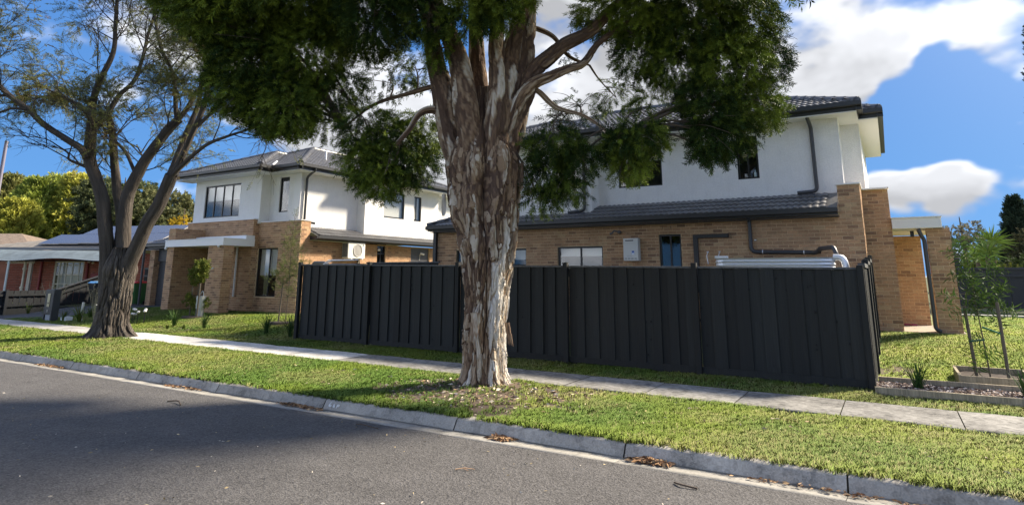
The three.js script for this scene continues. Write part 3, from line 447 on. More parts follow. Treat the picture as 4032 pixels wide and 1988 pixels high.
// ---------- first house: brown brick below, white render above ----------
{
  const H = thing('brick_house', 'two storey brown brick and white rendered house directly behind the black fence', 'house', V(-6, 0.3, 20));
  const bricks = [], pb = [], F0 = frontF(16.75), R0 = rightF(-0.46), F1 = frontF(18.15), FP = frontF(20.65);
  const mainRects = [[-13.05, -0.46, 0.1, 3.18], [-0.93, -0.46, 3.18, 3.88]], mainHoles = [[-8.49, -7.04, 1.68, 2.56], [-5.38, -4.77, 1.65, 2.83], [-10.55, -9.57, 1.68, 2.54], [-12.22, -11.62, 1.68, 2.53]];
  layBricks(bricks, F0, mainRects, mainHoles, tanBrick, 0.05);
  layBricks(bricks, R0, [[16.75, 18.15, 0.1, 3.88]], [], tanBrick, 0.02);
  layBricks(bricks, F1, [[-0.46, 0.12, 0.2, 3.88]], [], tanBrick, 0.02);
  layBricks(bricks, FP, [[0.0, 0.78, 0.43, 2.83]], [], tanBrick, 0.1);
  layBricks(pb, F1, [[0.83, 1.29, 0.38, 2.87]], [], tanBrick, 0.12);
  layBricks(pb, leftF(0.83), [[-18.60, -18.15, 0.38, 2.87]], [], tanBrick, 0.05);
  layBricks(pb, rightF(1.29), [[18.15, 18.60, 0.38, 2.87]], [], tanBrick, 0.05);
  layBricks(bricks, leftF(-13.05), [[-24, -16.75, 0.1, 3.18]], [], tanBrick, 0.05);
  const w = part(H, 'wall', [wallSheet(F0, mainRects, mainHoles, -0.11, 0), wallSheet(R0, [[16.86, 18.15, 0.1, 3.88]], [], -0.11, 0), wallSheet(F1, [[-0.57, 0.12, 0.2, 3.88]], [], -0.11, 0), boxF(rightF(0.12), 18.26, 20.65, 0.2, 3.88, -0.11, 0),
    wallSheet(FP, [[0.0, 0.78, 0.43, 2.83]], [], -0.11, 0), boxF(leftF(-13.05), -24, -16.86, 0.1, 3.18, -0.11, 0), box(-13.05, -11.6, 0.1, 3.2, 23.9, 24)], mortarM);
  brickParts(w, bricks, 240);
  const pw = part(H, 'porch_pier', box(0.83, 1.29, 0.38, 2.87, 18.15, 18.60), mortarM); brickParts(pw, pb);
  // soldier course gaps over the windows (weep joints)
  part(H, 'weep_hole', [boxF(F0, -8.16, -8.15, 2.74, 2.81, 0.004, 0.009), boxF(F0, -7.45, -7.44, 2.74, 2.81, 0.004, 0.009), boxF(F0, -5.27, -5.26, 2.99, 3.06, 0.004, 0.009), boxF(F0, -5.04, -5.03, 2.99, 3.06, 0.004, 0.009), boxF(F1, -0.31, -0.30, 0.55, 0.62, 0.004, 0.009)], frameM);
  part(H, 'parapet_cap', [box(-0.955, -0.43, 3.88, 3.915, 16.72, 16.9), box(-0.60, -0.43, 3.88, 3.914, 16.9, 18.0), box(-0.60, 0.145, 3.88, 3.916, 18.0, 18.3)], capM);
  // openings
  windowUnit(H, F0, -8.49, -7.04, 1.68, 2.56, { mull: [-7.75], blind: 2.28, w: -0.05 });
  windowUnit(H, F0, -5.38, -4.77, 1.65, 2.83, { mull: [-5.07], w: -0.05 });
  windowUnit(H, F0, -10.55, -9.57, 1.68, 2.54, { mull: [-10.05], w: -0.05, blind: 2.2 });
  windowUnit(H, F0, -12.22, -11.62, 1.68, 2.53, { w: -0.05 });
  part(H, 'window_ledge', [boxF(F0, -8.49, -7.04, 1.60, 1.68, -0.1, 0.02), boxF(F0, -5.38, -4.77, 1.57, 1.65, -0.1, 0.02)], mortarM);
  // upper storey
  const F2 = frontF(17.6), F3 = frontF(17.05), F4 = frontF(18.65), h2 = [[-6.83, -5.47, 4.31, 5.46], [-3.35, -2.79, 4.31, 5.49]], h3 = [[-8.7, -7.84, 4.31, 5.46]];
  part(H, 'rendered_wall', [wallSheet(F2, [[-7.48, -0.81, 3.3, 5.73]], h2, -0.14, 0), wallSheet(F3, [[-11.6, -7.48, 3.2, 5.73]], h3, -0.14, 0), box(-7.62, -7.48, 3.2, 5.73, 17.19, 17.6), box(-0.95, -0.81, 3.3, 5.73, 17.74, 18.65), wallSheet(F4, [[-0.81, -0.37, 3.3, 5.73]], [], -0.14, 0), box(-0.51, -0.37, 3.3, 5.73, 18.79, 24.2), box(-11.6, -0.37, 3.3, 5.73, 24.06, 24.2), box(-11.6, -11.46, 3.3, 5.73, 17.19, 24.06)], renderM);
  part(H, 'render_joint', [boxF(F2, -0.905, -0.895, 3.9, 5.72, 0, 0.004), boxF(F2, -3.362, -3.354, 3.75, 4.3, 0, 0.003), boxF(F2, -0.83, -0.80, 3.9, 5.72, 0.001, 0.012), boxF(F4, -0.39, -0.36, 3.9, 5.72, 0.001, 0.012)], whiteM);
  windowUnit(H, F2, -6.83, -5.47, 4.31, 5.46, { mull: [-6.15], blind: 5.08, w: -0.05 });
  const wB = windowUnit(H, F2, -3.35, -2.79, 4.31, 5.49, { mull: [-3.07], w: -0.05 });
  windowUnit(H, F3, -8.7, -7.84, 4.31, 5.46, { w: -0.05 });
  // soffits, fascias, gutters
  const eY = 5.97;
  part(H, 'soffit', [box(-7.0, -0.34, 5.73, 5.752, 17.10, 17.62), box(-12.05, -7.0, 5.73, 5.752, 16.56, 17.62), box(-0.83, -0.34, 5.731, 5.753, 17.62, 18.14), box(-0.83, 0.10, 5.732, 5.754, 18.15, 24.3)], soffitM);
  part(H, 'gutter', [gutter(frontF(17.09), -7.0, -0.22, eY), gutter(frontF(16.54), -12.1, -6.9, eY), gutter(rightF(-6.99), 16.56, 17.09, eY), gutter(rightF(-0.33), 17.0, 18.14, eY), gutter(frontF(18.14), -0.31, 0.23, eY), gutter(rightF(0.11), 18.05, 24.4, eY)], charM);
  part(H, 'lower_gutter', [gutter(frontF(16.42), -13.2, -0.94, 3.31, 0.14), gutter(leftF(-13.14), -24, -16.4, 3.31, 0.14), box(-13.13, -0.94, 3.11, 3.13, 16.44, 16.75)], charM);
  // roofs
  tileRoof(H, [[-13.17, 30, 16.38, 24.4]], 3.31, { xmax: -0.95, keep: (x, d) => d < (x > -7.48 ? 17.62 : x > -11.6 ? 17.07 : 30), most: 170, noCaps: false, sides: 'fl', seed: 6 });
  tileRoof(H, [[-12.1, -6.97, 16.52, 24.6], [-12.1, -0.30, 17.06, 24.9], [-7, 0.14, 18.12, 24.4]], eY, { most: 130, sides: 'flr', seed: 7 });
  // downpipes
  part(H, 'downpipe', pipe([V(-2.98, 3.22, 16.55), V(-2.98, 3.12, 16.68), V(-2.985, 2.32, 16.68), V(-1.5, 2.285, 16.68), V(-1.42, 2.30, 16.6)], 0.048, 12, 0.14), pvcM);
  part(H, 'downpipe', pipe([V(-1.47, 5.9, 17.18), V(-1.47, 5.74, 17.2), V(-1.43, 5.55, 17.53), V(-1.42, 3.86, 17.53), V(-1.88, 3.83, 17.45)], 0.048, 12, 0.12), pvcM);
  part(H, 'downpipe', pipe([V(-7.70, 5.9, 16.64), V(-7.70, 5.76, 16.68), V(-7.69, 5.5, 16.98), V(-7.69, 3.63, 16.98), V(-8.2, 3.58, 16.9)], 0.048, 12, 0.12), pvcM);
  part(H, 'downpipe', box(-13.12, -13.0, 0.1, 3.12, 16.64, 16.745), charM);
  part(H, 'pipe_clip', [[-2.71, 2.315], [-1.77, 2.29], [-2.9, 2.6]].map(([x, y], i) => i < 2 ? tube([V(x - 0.012, y, 16.68), V(x + 0.012, y, 16.68)], 0.053, 12) : box(x, x + 0.05, y, y + 0.03, 16.70, 16.74)), galvM);
  // porch on the right
  part(H, 'porch_floor', [box(-0.1, 1.35, 0.1, 0.435, 18.05, 20.8)], slabM);
  part(H, 'porch_ceiling', box(0.12, 1.12, 2.845, 2.87, 18.3, 20.7), soffitM);
  part(H, 'porch_canopy', [rbox(0.125, 1.145, 2.872, 3.125, 18.02, 20.8, 0.006), box(0.118, 1.16, 3.125, 3.15, 18.0, 20.8)], M(0.78, 0.78, 0.76, 0.6));
  part(H, 'porch_parapet', box(0.13, 0.74, 3.15, 3.24, 19.2, 19.5), M(0.33, 0.19, 0.13, 0.95, { map: T_grain }));
  part(H, 'porch_light', box(0.5, 0.58, 2.70, 2.845, 18.6, 18.72), frameM);
  part(H, 'wall_light', [rbox(1.296, 1.42, 1.96, 2.16, 18.3, 18.42, 0.01)], frameM);
  part(H, 'porch_downpipe', pipe([V(0.66, 2.86, 18.05), V(0.70, 2.70, 18.06), V(0.755, 2.60, 18.1), V(0.755, 0.52, 18.1), V(0.86, 0.46, 18.06)], 0.045, 12, 0.08), pvcM);
  // things on the wall: they move with it
  const ht = part(H, 'water_heater', rbox(-6.335, -5.905, 2.125, 2.74, 16.53, 16.74, 0.012), M(0.66, 0.65, 0.62, 0.5));
  ht.add(mesh('flue', [box(-6.27, -6.02, 2.655, 2.70, 16.517, 16.531), box(-6.29, -6.0, 2.625, 2.655, 16.515, 16.531)], M(0.70, 0.69, 0.66, 0.5))); ht.add(mesh('flue_slot', box(-6.265, -6.03, 2.664, 2.692, 16.512, 16.518), frameM));
  for (let i = 0; i < 4; i++) ht.add(mesh('vent', [0, 1, 2].map((k) => box(-6.30 + i * 0.094, -6.30 + i * 0.094 + 0.068, 2.165 + k * 0.016, 2.173 + k * 0.016, 16.526, 16.531)), M(0.25, 0.25, 0.24, 0.6)));
  { const cv = document.createElement('canvas'); cv.width = 128; cv.height = 160; const c = cv.getContext('2d'); c.fillStyle = '#e9eef4'; c.fillRect(0, 0, 128, 160); c.fillStyle = '#3c62b4'; c.fillRect(6, 6, 116, 52); c.beginPath(); c.arc(64, 92, 50, Math.PI, 0); c.fill(); c.fillStyle = '#e9eef4'; c.beginPath(); c.arc(64, 98, 26, Math.PI, 0); c.fill(); c.fillRect(38, 96, 52, 60); c.fillStyle = '#3c62b4'; c.fillRect(8, 96, 24, 44); c.fillRect(96, 96, 24, 44);
    const t = new THREE.CanvasTexture(cv); t.colorSpace = THREE.SRGBColorSpace; const p = new THREE.PlaneGeometry(0.085, 0.105); p.translate(-6.055, 2.345, -16.526); ht.add(mesh('sticker', p, M(1, 1, 1, 0.6, { map: t })));
    const c2v = document.createElement('canvas'); c2v.width = 256; c2v.height = 64; const e = c2v.getContext('2d'); e.fillStyle = '#d3d1c9'; e.fillRect(0, 0, 256, 64); e.strokeStyle = '#7d86a8'; e.lineWidth = 5; e.beginPath(); e.moveTo(14, 40); e.bezierCurveTo(40, -10, 50, 70, 66, 34); e.bezierCurveTo(80, 8, 90, 60, 110, 34); e.bezierCurveTo(124, 14, 134, 58, 152, 34); e.bezierCurveTo(170, 10, 178, 66, 204, 30); e.lineTo(240, 22); e.stroke(); const t2 = new THREE.CanvasTexture(c2v); t2.colorSpace = THREE.SRGBColorSpace; const p2 = new THREE.PlaneGeometry(0.16, 0.04); p2.translate(-6.15, 2.262, -16.526); ht.add(mesh('script', p2, M(1, 1, 1, 0.6, { map: t2 }))); }
  ht.add(mesh('heater_pipes', [0, 1, 2].map((i) => tube([V(-6.1 + i * 0.06, 2.14, 16.66), V(-6.1 + i * 0.06, 1.6, 16.66)], 0.011, 8)), M(0.45, 0.25, 0.13, 0.4, { metalness: 0.6 })));
  part(H, 'pipe_duct', [rbox(-4.43, -3.52, 2.70, 2.795, 16.66, 16.745, 0.006), rbox(-4.43, -4.31, 1.3, 2.70, 16.66, 16.745, 0.006)], charM);
  const cam = part(H, 'wall_sensor', [new THREE.SphereGeometry(0.055, 16, 10).translate(-6.5, 2.93, -16.69), tube([V(-6.53, 2.94, 16.66), V(-6.62, 2.97, 16.60), V(-6.66, 2.90, 16.55), V(-6.72, 2.87, 16.52)], [0.02, 0.022, 0.026, 0.03], 10)], M(0.16, 0.16, 0.17, 0.35, { metalness: 0.3 }));
  part(H, 'tap', [[-4.06, 2.33], [-3.76, 2.33]].flatMap(([x, y]) => [tube([V(x, y, 16.72), V(x, y, 16.64)], 0.012, 8), tube([V(x - 0.03, y + 0.01, 16.66), V(x + 0.03, y + 0.01, 16.66)], 0.012, 8), tube([V(x, y, 16.66), V(x - 0.02, y - 0.1, 16.6), V(x + 0.01, y - 0.3, 16.6)], 0.01, 8)]), galvM);
}
// bottle and jar on the upper sill
solo('bottle', 'small pale bottle on the sill inside the narrow upper window', 'bottle', new THREE.LatheGeometry([[0, 0], [0.035, 0], [0.036, 0.1], [0.016, 0.14], [0.014, 0.19], [0, 0.19]].map(([x, y]) => new THREE.Vector2(x, y)), 14).translate(-2.91, 4.37, -17.71), M(0.55, 0.66, 0.68, 0.3));
solo('jar', 'short jar beside the bottle on the upper window sill', 'jar', new THREE.LatheGeometry([[0, 0], [0.04, 0], [0.045, 0.04], [0.035, 0.08], [0.04, 0.095], [0, 0.1]].map(([x, y]) => new THREE.Vector2(x, y)), 14).translate(-3.15, 4.37, -17.71), M(0.5, 0.46, 0.42, 0.4));
solo('slippers', 'dark pink cloth bundle on the brick porch floor', 'mat', [0, 1].map((i) => { const g = new THREE.SphereGeometry(0.06, 12, 8); g.scale(1.6, 0.5, 1); g.translate(0.22 + i * 0.14, 0.455, -20.35 + 0.05 * i); return g; }), M(0.30, 0.06, 0.11, 0.9));
{ // slimline water tank with its inlet arch
  const t = thing('water_tank', 'slim corrugated steel water tank along brick wall behind right end of fence', 'water tank', V(-2.3, 0.1, 15.3));
  const ps = [], n = 120; const prof = (y) => 0.012 * Math.cos(y * 2 * Math.PI / 0.076); const outline = []; for (let i = 0; i <= 20; i++) { const a = Math.PI / 2 + i / 20 * Math.PI; outline.push([-3.3 + 0.27 * Math.cos(a), 0.27 * Math.sin(a), Math.cos(a), Math.sin(a)]); } for (let i = 0; i <= 20; i++) { const a = -Math.PI / 2 + i / 20 * Math.PI; outline.push([-1.3 + 0.27 * Math.cos(a), 0.27 * Math.sin(a), Math.cos(a), Math.sin(a)]); } outline.push(outline[0]);
  const pos = [], idx = [], W = outline.length; for (let j = 0; j <= n; j++) { const y = 0.1 + 2.03 * j / n; for (const [x, z, nx, nz] of outline) pos.push(x + nx * prof(y), y, -15.4 - z - nz * prof(y)); } for (let j = 0; j < n; j++) for (let i = 0; i < W - 1; i++) { const q = j * W + i; idx.push(q, q + 1, q + W, q + 1, q + W + 1, q + W); }
  const g = new THREE.BufferGeometry(); g.setAttribute('position', new THREE.Float32BufferAttribute(pos, 3)); g.setIndex(idx); g.computeVertexNormals(); part(t, 'tank_wall', g, galvM);
  const s = new THREE.Shape(outline.map(([x, z]) => new THREE.Vector2(x, z))); const top = new THREE.ShapeGeometry(s); top.rotateX(-Math.PI / 2); top.translate(0, 2.13, -15.4); part(t, 'tank_top', top, galvM);
  part(t, 'inlet_arch', pipe([V(-1.55, 2.28, 16.62), V(-1.44, 2.30, 16.5), V(-1.40, 2.36, 16.4), V(-1.05, 2.36, 15.6), V(-1.0, 2.2, 15.5), V(-1.0, 2.12, 15.5)], 0.05, 12, 0.12), pvcM);
  part(t, 'steel_elbow', pipe([V(-1.05, 2.13, 15.35), V(-0.88, 2.12, 15.32), V(-0.83, 1.98, 15.3), V(-0.83, 1.7, 15.3)], 0.07, 14, 0.14), galvM);
  part(t, 'overflow_cap', rbox(-3.58, -3.28, 2.13, 2.19, 15.3, 15.42, 0.02), M(0.7, 0.7, 0.66, 0.5));
}

// ---------- second house on the left ----------
{
  const H = thing('corner_brick_house', 'two storey brick and white rendered house with flat white porch canopy left of fence', 'house', V(-22, 0.25, 21));
  const bricks = [], cb = [], gb = [], FA = frontF(15.74), FB2 = frontF(16.0), RS = rightF(-18.93), RA = rightF(-21.37), FC = frontF(14.47), col = [[-22.2, -21.24, 0.15, 2.79]];
  const hB = [[-21.33, -20.13, 0.90, 2.74]], hS = [[20.16, 20.70, 1.7, 2.97], [22.39, 23.75, 1.9, 2.96]];
  const rB = [[-21.37, -18.93, 0.1, 3.74]], rS = [[16.0, 26, 0.1, 3.0], [16.0, 16.46, 3.0, 3.74]], rA = [[-25.75, -21.37, 2.79, 3.86], [-22.9, -21.37, 0.1, 2.79]];
  layBricks(bricks, FB2, rB, hB, tanBrick, 0.03); layBricks(bricks, RS, rS, hS, tanBrick, 0.07); layBricks(bricks, FA, rA, [], tanBrick, 0.05); layBricks(bricks, RA, [[15.74, 16.0, 0.1, 3.86]], [], tanBrick, 0.0);
  layBricks(cb, FC, col, [], tanBrick, 0.03); layBricks(cb, rightF(-21.24), [[14.47, 14.87, 0.15, 2.79]], [], tanBrick, 0.03);
  layBricks(bricks, FC, [[-24.93, -24.47, 0.15, 3.53]], [], tanBrick, 0.05); layBricks(bricks, rightF(-24.47), [[14.47, 15.74, 2.79, 3.53], [14.47, 18.2, 0.2, 2.79]], [], tanBrick, 0.05);
  layBricks(gb, frontF(15.95), [[-28.78, -28.42, 0.1, 2.80]], [], tanBrick, 0.05); layBricks(gb, rightF(-28.42), [[15.95, 16.25, 0.1, 2.80]], [], tanBrick, 0.05);
  const w = part(H, 'wall', [wallSheet(FB2, rB, hB, -0.11, 0), wallSheet(RS, [[16.11, 26, 0.1, 3.0], [16.11, 16.46, 3.0, 3.74]], hS, -0.11, 0), wallSheet(FA, [[-25.75, -21.37, 2.79, 3.86]], [], -0.11, 0), wallSheet(FA, [[-22.9, -21.37, 0.1, 2.79]], [], -0.109, -0.001), box(-21.48, -21.37, 0.1, 3.86, 15.85, 16.0), box(-24.93, -24.47, 0.15, 3.53, 14.47, 15.74), box(-24.93, -24.47, 0.2, 2.79, 15.75, 18.2), box(-25.75, -21.4, 2.82, 3.86, 15.86, 18.2), box(-24.46, -22.7, 0.2, 2.8, 18.2, 18.3)], mortarM);
  brickParts(w, bricks, 220); brickParts(part(H, 'porch_pier', box(-22.2, -21.24, 0.15, 2.79, 14.47, 14.87), mortarM), cb, 80); brickParts(part(H, 'garage_pier', box(-28.78, -28.42, 0.1, 2.80, 15.95, 16.25), mortarM), gb, 0);
  part(H, 'parapet_cap', [box(-21.40, -18.90, 3.74, 3.772, 15.97, 16.16), box(-19.07, -18.90, 3.74, 3.771, 16.16, 16.49), box(-25.78, -21.34, 3.86, 3.892, 15.71, 15.90), box(-21.52, -21.34, 3.86, 3.891, 15.9, 16.05)], capM);
  windowUnit(H, FB2, -21.33, -20.13, 0.90, 2.74, { mull: [-20.64], blind: 1.70, w: -0.05, sill: mortarM });
  windowUnit(H, RS, 20.16, 20.70, 1.7, 2.97, { trans: [2.62], mull: [20.43], w: -0.05 });
  part(H, 'panel', boxF(RS, 22.39, 23.75, 1.9, 2.96, -0.09, -0.06), M(0.085, 0.085, 0.095, 0.6));
  part(H, 'spotlight', [new THREE.SphereGeometry(0.06, 12, 8).translate(-18.86, 2.78, -20.2), tube([V(-18.93, 2.80, 20.2), V(-18.84, 2.75, 20.12)], 0.03, 8)], whiteM);
  part(H, 'spotlight', [tube([V(-18.9, 2.72, 23.05), V(-18.8, 2.66, 23.2)], [0.05, 0.04], 10), tube([V(-18.96, 2.40, 23.05), V(-18.92, 2.7, 23.05)], 0.01, 6)], whiteM);
  // porch canopy and its flashing
  part(H, 'porch_canopy', [rbox(-24.98, -21.20, 2.79, 3.05, 14.38, 15.735, 0.006), box(-25.0, -21.18, 3.05, 3.066, 14.365, 15.735), rbox(-24.5, -21.22, 3.066, 3.21, 15.35, 15.735, 0.005)], M(0.84, 0.84, 0.84, 0.6));
  part(H, 'porch_ceiling', box(-24.46, -22.9, 2.792, 2.81, 15.75, 18.2), soffitM);
  part(H, 'porch_slab', box(-24.6, -21.0, 0.0, 0.235, 14.35, 18.2), slabM);
  part(H, 'front_door', [box(-24.3, -23.35, 0.24, 2.5, 18.12, 18.18)], frameM);
  part(H, 'porch_light', [new THREE.SphereGeometry(0.07, 12, 8).scale(1, 0.6, 1).translate(-23.1, 2.74, -15.3), new THREE.SphereGeometry(0.06, 12, 8).scale(1, 0.7, 1).translate(-22.85, 2.75, -15.4)], whiteM);
  part(H, 'camera_dome', [new THREE.SphereGeometry(0.045, 14, 8).translate(-21.5, 2.745, -14.42), new THREE.CylinderGeometry(0.06, 0.06, 0.035, 14).translate(-21.5, 2.775, -14.42)], whiteM); part(H, 'camera_dome', [new THREE.SphereGeometry(0.06, 14, 8).translate(-24.95, 2.74, -14.42)], whiteM);
  part(H, 'doorbell_light', new THREE.SphereGeometry(0.045, 12, 8).scale(1, 0.8, 1).translate(-21.78, 1.95, -14.44), whiteM);
  part(H, 'porch_pipe', [tube([V(-22.14, 2.79, 15.66), V(-22.14, 0.95, 15.66)], 0.035, 10), tube([V(-22.14, 0.95, 15.66), V(-22.14, 0.88, 15.66)], 0.04, 10)], whiteM);
  // garage
  part(H, 'garage_door', [...Array.from({ length: 9 }, (_, i) => box(-28.42, -25.3, 0.24 + i * 0.228, 0.24 + i * 0.228 + 0.218, 16.2, 16.23)), box(-28.42, -25.3, 0.24, 2.3, 16.235, 16.26)], M(0.045, 0.046, 0.05, 0.5));
  part(H, 'garage_header', box(-28.42, -24.93, 2.30, 2.85, 16.12, 16.28), M(0.06, 0.062, 0.068, 0.55));
  part(H, 'garage_gutter', [gutter(frontF(15.75), -28.9, -24.95, 3.03, 0.16), box(-28.9, -24.95, 2.84, 2.86, 15.78, 16.3)], charM);
  part(H, 'downpipe', pipe([V(-28.85, 2.95, 15.7), V(-28.85, 0.2, 15.72)], 0.05, 10), pvcM);
  tileRoof(H, [[-29.0, -10, 15.72, 27]], 3.05, { keep: (x, d) => x < -24.95 && d < 18.6, xmax: -24.95, most: 0, sides: 'f', noCaps: true });
  // upper storey
  const FU = frontF(15.9), FV = frontF(16.35), RU = rightF(-19.5), RW = rightF(-19.05), hU = [[-25.0, -22.62, 4.06, 5.42]], hV = [[-20.75, -20.2, 4.15, 5.55]], hW = [[20.6, 21.97, 4.22, 5.39], [22.65, 23.19, 4.2, 5.37]];
  part(H, 'rendered_wall', [wallSheet(FU, [[-25.72, -21.29, 3.7, 5.66]], hU, -0.14, 0), box(-21.43, -21.29, 3.7, 5.66, 16.04, 16.35), wallSheet(FV, [[-21.29, -19.5, 3.7, 5.66]], hV, -0.14, 0), wallSheet(RU, [[16.49, 19.43, 3.4, 5.66]], [], -0.14, 0), box(-19.5, -19.05, 3.3, 5.66, 19.43, 19.57), wallSheet(RW, [[19.57, 24.5, 3.3, 5.66]], hW, -0.14, 0), box(-19.6, -19.19, 3.3, 5.66, 24.36, 24.5), wallSheet(RU, [[24.5, 26.5, 3.3, 5.66]], [], -0.14, 0), box(-25.72, -25.58, 3.3, 5.66, 16.04, 26.5), box(-25.58, -19.64, 3.3, 5.66, 26.36, 26.5), boxF(FU, -22.62, -21.30, 3.87, 3.9, 0, 0.02)], renderM);
  part(H, 'corner_panel', [boxF(FV, -19.86, -19.49, 3.78, 5.655, 0.001, 0.016)], whiteM);
  windowUnit(H, FU, -25.0, -22.62, 4.06, 5.42, { mull: [-24.4, -23.8, -23.2], blind: 4.78, w: -0.04 });
  windowUnit(H, FV, -20.75, -20.2, 4.15, 5.55, { w: -0.04 });
  windowUnit(H, RW, 20.6, 21.97, 4.22, 5.39, { trans: [5.02], w: -0.04, blind: 4.3 });
  windowUnit(H, RW, 22.65, 23.19, 4.2, 5.37, { mull: [22.86], w: -0.04, blind: 4.3 });
  const eY = 5.9;
  part(H, 'soffit', [box(-26.2, -20.58, 5.66, 5.68, 15.22, 16.0), box(-20.58, -18.93, 5.661, 5.681, 15.78, 16.5), box(-21.3, -20.58, 5.662, 5.682, 16.0, 16.5), box(-19.62, -18.92, 5.662, 5.682, 16.5, 18.9), box(-19.2, -18.47, 5.663, 5.683, 18.9, 24.95), box(-19.62, -18.92, 5.664, 5.684, 24.95, 27)], soffitM);
  part(H, 'gutter', [gutter(frontF(15.2), -26.5, -20.45, eY), gutter(rightF(-20.55), 15.12, 15.77, eY), gutter(frontF(15.76), -20.45, -18.8, eY), gutter(rightF(-18.92), 15.66, 18.9, eY), gutter(frontF(18.88), -18.9, -18.35, eY), gutter(rightF(-18.46), 18.78, 25, eY), gutter(rightF(-18.92), 25, 27, eY)], charM);
  part(H, 'lower_gutter', [gutter(rightF(-18.57), 16.47, 26, 3.18, 0.12), box(-18.93, -18.59, 3.03, 3.05, 16.48, 26), box(-18.93, -18.58, 3.03, 3.18, 16.462, 16.48)], charM);
  part(H, 'downpipe', pipe([V(-18.87, 5.85, 16.45), V(-18.87, 5.70, 16.45), V(-19.42, 5.50, 16.55), V(-19.42, 3.80, 16.55)], 0.048, 12, 0.12), pvcM);
  part(H, 'overflow_stub', tube([V(-18.98, 3.68, 16.49), V(-18.86, 3.66, 16.6)], 0.045, 10), pvcM); part(H, 'downpipe', box(-18.92, -18.82, 1.0, 3.06, 18.98, 19.06), charM);
  tileRoof(H, [[-26.55, -20.52, 15.17, 26], [-26.55, -18.88, 15.73, 27], [-25.5, -18.43, 18.85, 25]], eY, { most: 120, sides: 'fr', seed: 9 });
  tileRoof(H, [[-40, -18.55, 10, 40]], 3.19, { keep: (x, d) => x > (d > 19.43 ? -19.06 : -19.52) && d > 16.47 && d < 26, most: 60, sides: 'r', noCaps: true, seed: 10 });
  part(H, 'vent_pipe', tube([V(-20.4, 6.3, 18.3), V(-20.4, 6.95, 18.3)], 0.04, 10), whiteM);
  part(H, 'valley_flashing', [tube([V(-20.53, 5.95, 15.75), V(-21.4, 6.3, 16.6)], [0.06, 0.06], 6)], M(0.62, 0.62, 0.63, 0.35));
  // air conditioner on its bracket
  const ac = part(H, 'air_conditioner', rbox(-18.90, -18.55, 2.38, 3.0, 18.1, 19.05, 0.02), M(0.74, 0.73, 0.68, 0.5));
  ac.add(mesh('fan_grille', [new THREE.TorusGeometry(0.24, 0.012, 8, 32).rotateY(Math.PI / 2).translate(-18.54, 2.69, -18.62), new THREE.CylinderGeometry(0.235, 0.235, 0.006, 32).rotateZ(Math.PI / 2).translate(-18.548, 2.69, -18.62), ...Array.from({ length: 7 }, (_, i) => box(-18.543, -18.535, 2.46, 2.92, 18.62 - 0.21 + i * 0.07, 18.62 - 0.205 + i * 0.07))], M(0.42, 0.41, 0.39, 0.6)));
  ac.add(mesh('side_fins', Array.from({ length: 14 }, (_, i) => box(-18.86 + i * 0.02, -18.852 + i * 0.02, 2.42, 2.96, 18.09, 18.101)), M(0.2, 0.2, 0.2, 0.6)));
  ac.add(mesh('badge', box(-18.549, -18.546, 2.87, 2.94, 18.9, 18.97), M(0.2, 0.22, 0.24, 0.5))); ac.add(mesh('bracket', [box(-18.93, -18.5, 2.33, 2.37, 18.25, 18.3), box(-18.93, -18.5, 2.33, 2.37, 18.85, 18.9), tube([V(-18.7, 2.38, 18.9), V(-18.8, 2.2, 18.95), V(-18.9, 2.15, 18.9)], 0.02, 8)], whiteM));
}
{ // slim tank beside the second house, its top just above the fence
  const t = thing('slim_tank', 'dark topped slim tank with pipe arch just above left end of black fence', 'water tank', V(-14.6, 0.1, 14));
  part(t, 'tank_body', rbox(-15.1, -13.75, 0.05, 2.06, 13.7, 14.3, 0.1), M(0.10, 0.10, 0.105, 0.6));
  part(t, 'tank_frame', [tube([V(-15.1, 2.03, 13.72), V(-14.9, 2.16, 13.75), V(-13.8, 2.16, 13.75)], 0.022, 8), tube([V(-15.16, 2.06, 13.9), V(-14.95, 2.17, 13.95), V(-13.85, 2.17, 13.95)], 0.02, 8)], whiteM);
  part(t, 'pipe_arch', pipe([V(-15.9, 1.9, 14), V(-15.86, 2.1, 14), V(-15.3, 2.1, 14), V(-15.22, 1.9, 14)], 0.05, 12, 0.16), M(0.15, 0.14, 0.14, 0.5));
  const f = thing('back_fence', 'low dark fence section seen above the black fence left of the paperbark', 'fence', V(-12.4, 0.1, 14.2)); const n = 9; for (let i = 0; i < n; i++) part(f, 'paling', rbox(-13.7 + i * 0.3, -13.7 + i * 0.3 + 0.285, 0.1, 2.06 + i * 0.003, 14.2, 14.23, 0.004), fenceMs[i % 4]); part(f, 'capping', box(-13.72, -10.95, 2.06, 2.10, 14.16, 14.26), fenceCapM);
}
